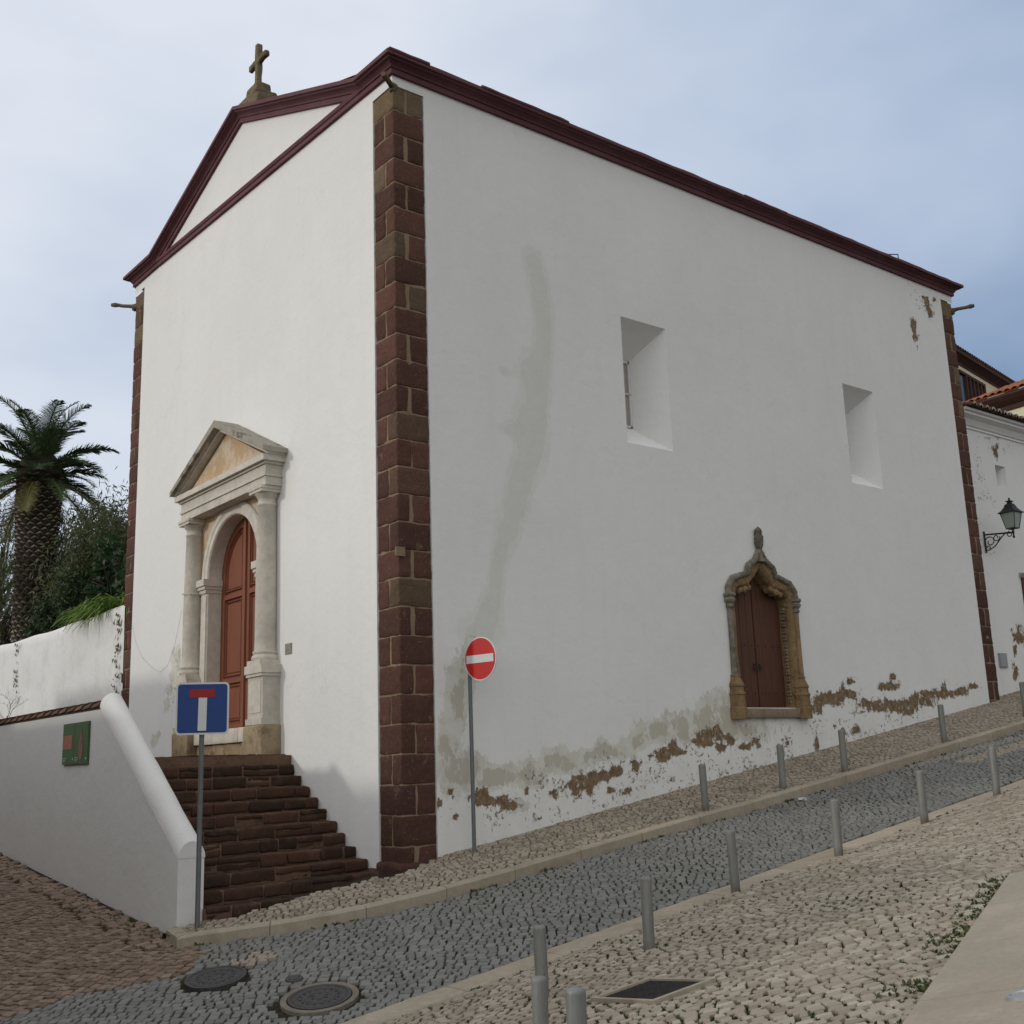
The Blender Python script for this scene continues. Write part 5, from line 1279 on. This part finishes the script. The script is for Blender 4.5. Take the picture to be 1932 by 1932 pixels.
# bare twig shrub at the far left behind the parapet
tw = MB(); b0 = Vector(on(14, 1352, 0, -1.6)); rs = random.Random(5)
def twig(p, d_, l, r_, lvl):
    e_ = p + d_ * l; tw.tube([p, p.lerp(e_, .5) + Vector((rs.uniform(-.03, .03),) * 3), e_], [r_, r_ * .8, r_ * .6], 5)
    if lvl:
        for k in range(3):
            d2 = (d_ + Vector((rs.uniform(-.9, .9), rs.uniform(-.9, .9), rs.uniform(-.3, .6)))).normalized(); twig(p.lerp(e_, rs.uniform(.5, 1)), d2, l * .62, r_ * .55, lvl - 1)
twig(b0 - Vector((0, 0, .6)), Vector((0, .05, 1)).normalized(), .62, .016, 4)
tag(tw.build('bare_shrub', mat_plain('pale_bark', (.28, .26, .25), .9)), 'bare pale branched shrub behind the tiled parapet at far left', 'shrub')

# palm
XP = 1.2; pbm = at(58, 1205, XP); ptp = at(60, 925, XP); crn = at(58, 872, XP)
palm = thing('palm_tree', Vector((XP, pbm[1], 3.2)), 'tall palm with a thick scaly trunk and arching green fronds', 'palm tree')
mb = MB(); yp = float(pbm[1]); z0, z1 = 3.1, float(ptp[2]); Rt = 36 / F * (M[:, 2] @ (pbm - CAM)) 
Rt = float(Rt)
def Rz(f): return float(Rt * np.interp(f, [0, .25, .6, .85, 1.0], [.84, .92, 1.0, 1.10, 1.14]))
mb.tube([(XP, yp, z0 + (z1 - z0 + .5) * k / 12) for k in range(13)], [Rz(k / 12) * .95 for k in range(13)], 28, .1)
nr = int((z1 - z0 + .3) / .135); rs = random.Random(3)
for i in range(nr):
    f = i / nr; z = z0 + f * (z1 - z0 + .3); R1 = Rz(f); nk = 13
    rowt = .5 + .35 * math.sin(f * 9 + 1)
    for k in range(nk):
        a = 2 * math.pi * (k + (.5 if i % 2 else 0)) / nk; da = math.pi / nk * .96
        P4 = []
        for (aa, zz4, rr_) in ((a - da, z, 1.0), (a, z - .11, .985), (a + da, z, 1.0), (a, z + .10, 1.02)):
            P4.append((XP + R1 * rr_ * math.cos(aa) * .965, yp + R1 * rr_ * math.sin(aa) * .965, z + (zz4 - z)))
        ct = (XP + R1 * 1.10 * math.cos(a), yp + R1 * 1.10 * math.sin(a), z + .035); ct2 = (XP + R1 * 1.09 * math.cos(a), yp + R1 * 1.09 * math.sin(a), z - .02)
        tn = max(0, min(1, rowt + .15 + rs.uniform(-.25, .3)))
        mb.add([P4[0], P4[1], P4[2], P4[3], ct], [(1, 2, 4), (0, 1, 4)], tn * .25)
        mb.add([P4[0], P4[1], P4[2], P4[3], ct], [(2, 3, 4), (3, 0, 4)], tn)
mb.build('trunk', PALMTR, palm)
cz0 = Vector((XP, yp, crn[2] - .25)); mb = MB(); mb.lathe((XP, yp, 0), [(Rt * 1.12, z1 + .1), (Rt * 1.2, z1 + .5), (Rt * .9, z1 + .8), (Rt * .4, z1 + 1.1), (0, z1 + 1.2)], 18, .2); mb.build('crown_shaft', PALMTR, palm)
nf = 44
for i in range(nf):
    f = i / nf; az = i * 2.39996 + rs.uniform(-.15, .15); el = math.radians(88 - 128 * f ** 1.1 + rs.uniform(-6, 6)); ln_ = rs.uniform(2.3, 3.35) * (1 - .18 * f) * (Rt / .62) * .84
    dead = f > .86
    mb = MB(); d_ = Vector((math.cos(az), math.sin(az), 0)); s0 = Vector((XP, yp, z1 + .75 - .75 * f)) + d_ * Rt * (.3 + .5 * f); pts = []; p = s0.copy(); nn_ = 22; e_ = el
    for k in range(nn_ + 1):
        pts.append(p.copy()); p = p + (d_ * math.cos(e_) + Vector((0, 0, 1)) * math.sin(e_)) * ln_ / nn_; e_ -= math.radians(1.2 + 2.8 * k / nn_ + rs.uniform(0, .8)) * (1.0 if el > .3 else .7)
    tn = rs.uniform(.05, .6) if not dead else rs.uniform(.85, 1)
    mb.tube(pts, [.035 * (1 - .8 * k / nn_) + .004 for k in range(nn_ + 1)], 4, min(1, tn + .25), False)
    side = d_.cross(Vector((0, 0, 1)))
    for k in range(2, nn_ * 3):
        t_ = k / (nn_ * 3); q = pts[min(nn_ - 1, int(t_ * nn_))].lerp(pts[min(nn_, int(t_ * nn_) + 1)], t_ * nn_ % 1); tg = (pts[min(nn_, int(t_ * nn_) + 1)] - pts[int(t_ * nn_)]).normalized(); nrm_ = side.cross(tg)
        ll = .60 * (math.sin(math.pi * min(1, t_ * .85 + .12)) ** .6) * rs.uniform(.8, 1.1) * (Rt / .62)
        for sgn in (-1, 1):
            dr = (side * sgn * .75 + tg * .62 + nrm_ * rs.uniform(.10, .38) + Vector((0, 0, -.12))).normalized(); wv_ = tg * .014
            mb.add([q - wv_, q + wv_, q + dr * ll * .6 + wv_ * .9, q + dr * ll + Vector((0, 0, -.05)), q + dr * ll * .6 - wv_ * .7], [(0, 1, 2, 3, 4)], max(0, min(1, tn + rs.uniform(-.1, .1))))
    mb.build('frond', PALMG, palm)

# ------------------------------------------------------------------ HOUSE ACROSS THE LANE (outside the picture, casts the shade on the steps)
hx = -7.6
hl = thing('lane_house', (-10, 7, -2), 'ochre washed house with tiled eaves on the far side of the lane', 'house')
mb = MB(); mb.box(hx - 6, hx, -2.5, 18, -3.5, 2.45); mb.box(hx - 6, hx - .003, 11.5, 18, 2.45, 4.6)
mb.build('wall', mat_plain('ochre_wash', (.22, .15, .09), .9, 0, .15, .1, 2), hl)
mb = MB()
for (ya, yb, z) in ((-2.6, 11.4, 2.45), (11.4, 18.1, 4.6)):
    y = ya
    while y < yb:
        mb.strip([[(xx, y + .1 - .09 * math.cos(a), zz4 + .08 * math.sin(a)) for a in lin(0, math.pi, 7)] for xx, zz4 in ((hx + .28, z + .02), (hx - 3, z + .95))], random.random(), True); y += .24
    mb.add([(hx + .25, ya, z), (hx + .25, yb, z), (hx - 3, yb, z + .93), (hx - 3, ya, z + .93)], [(0, 1, 2, 3)]); mb.add([(hx - 6.2, ya, z), (hx - 6.2, yb, z), (hx - 3, yb, z + .93), (hx - 3, ya, z + .93)], [(3, 2, 1, 0)])
mb.build('roof', TILE, hl)
for y in (4.0, 7.5):
    mb = MB(); mb.box(hx, hx + .04, y, y + .9, -.6, .9); mb.build('window', GLASS, hl)
mb = MB(); mb.box(hx, hx + .05, 5.6, 6.6, -2.2, .5); mb.build('door', DOORP, hl)
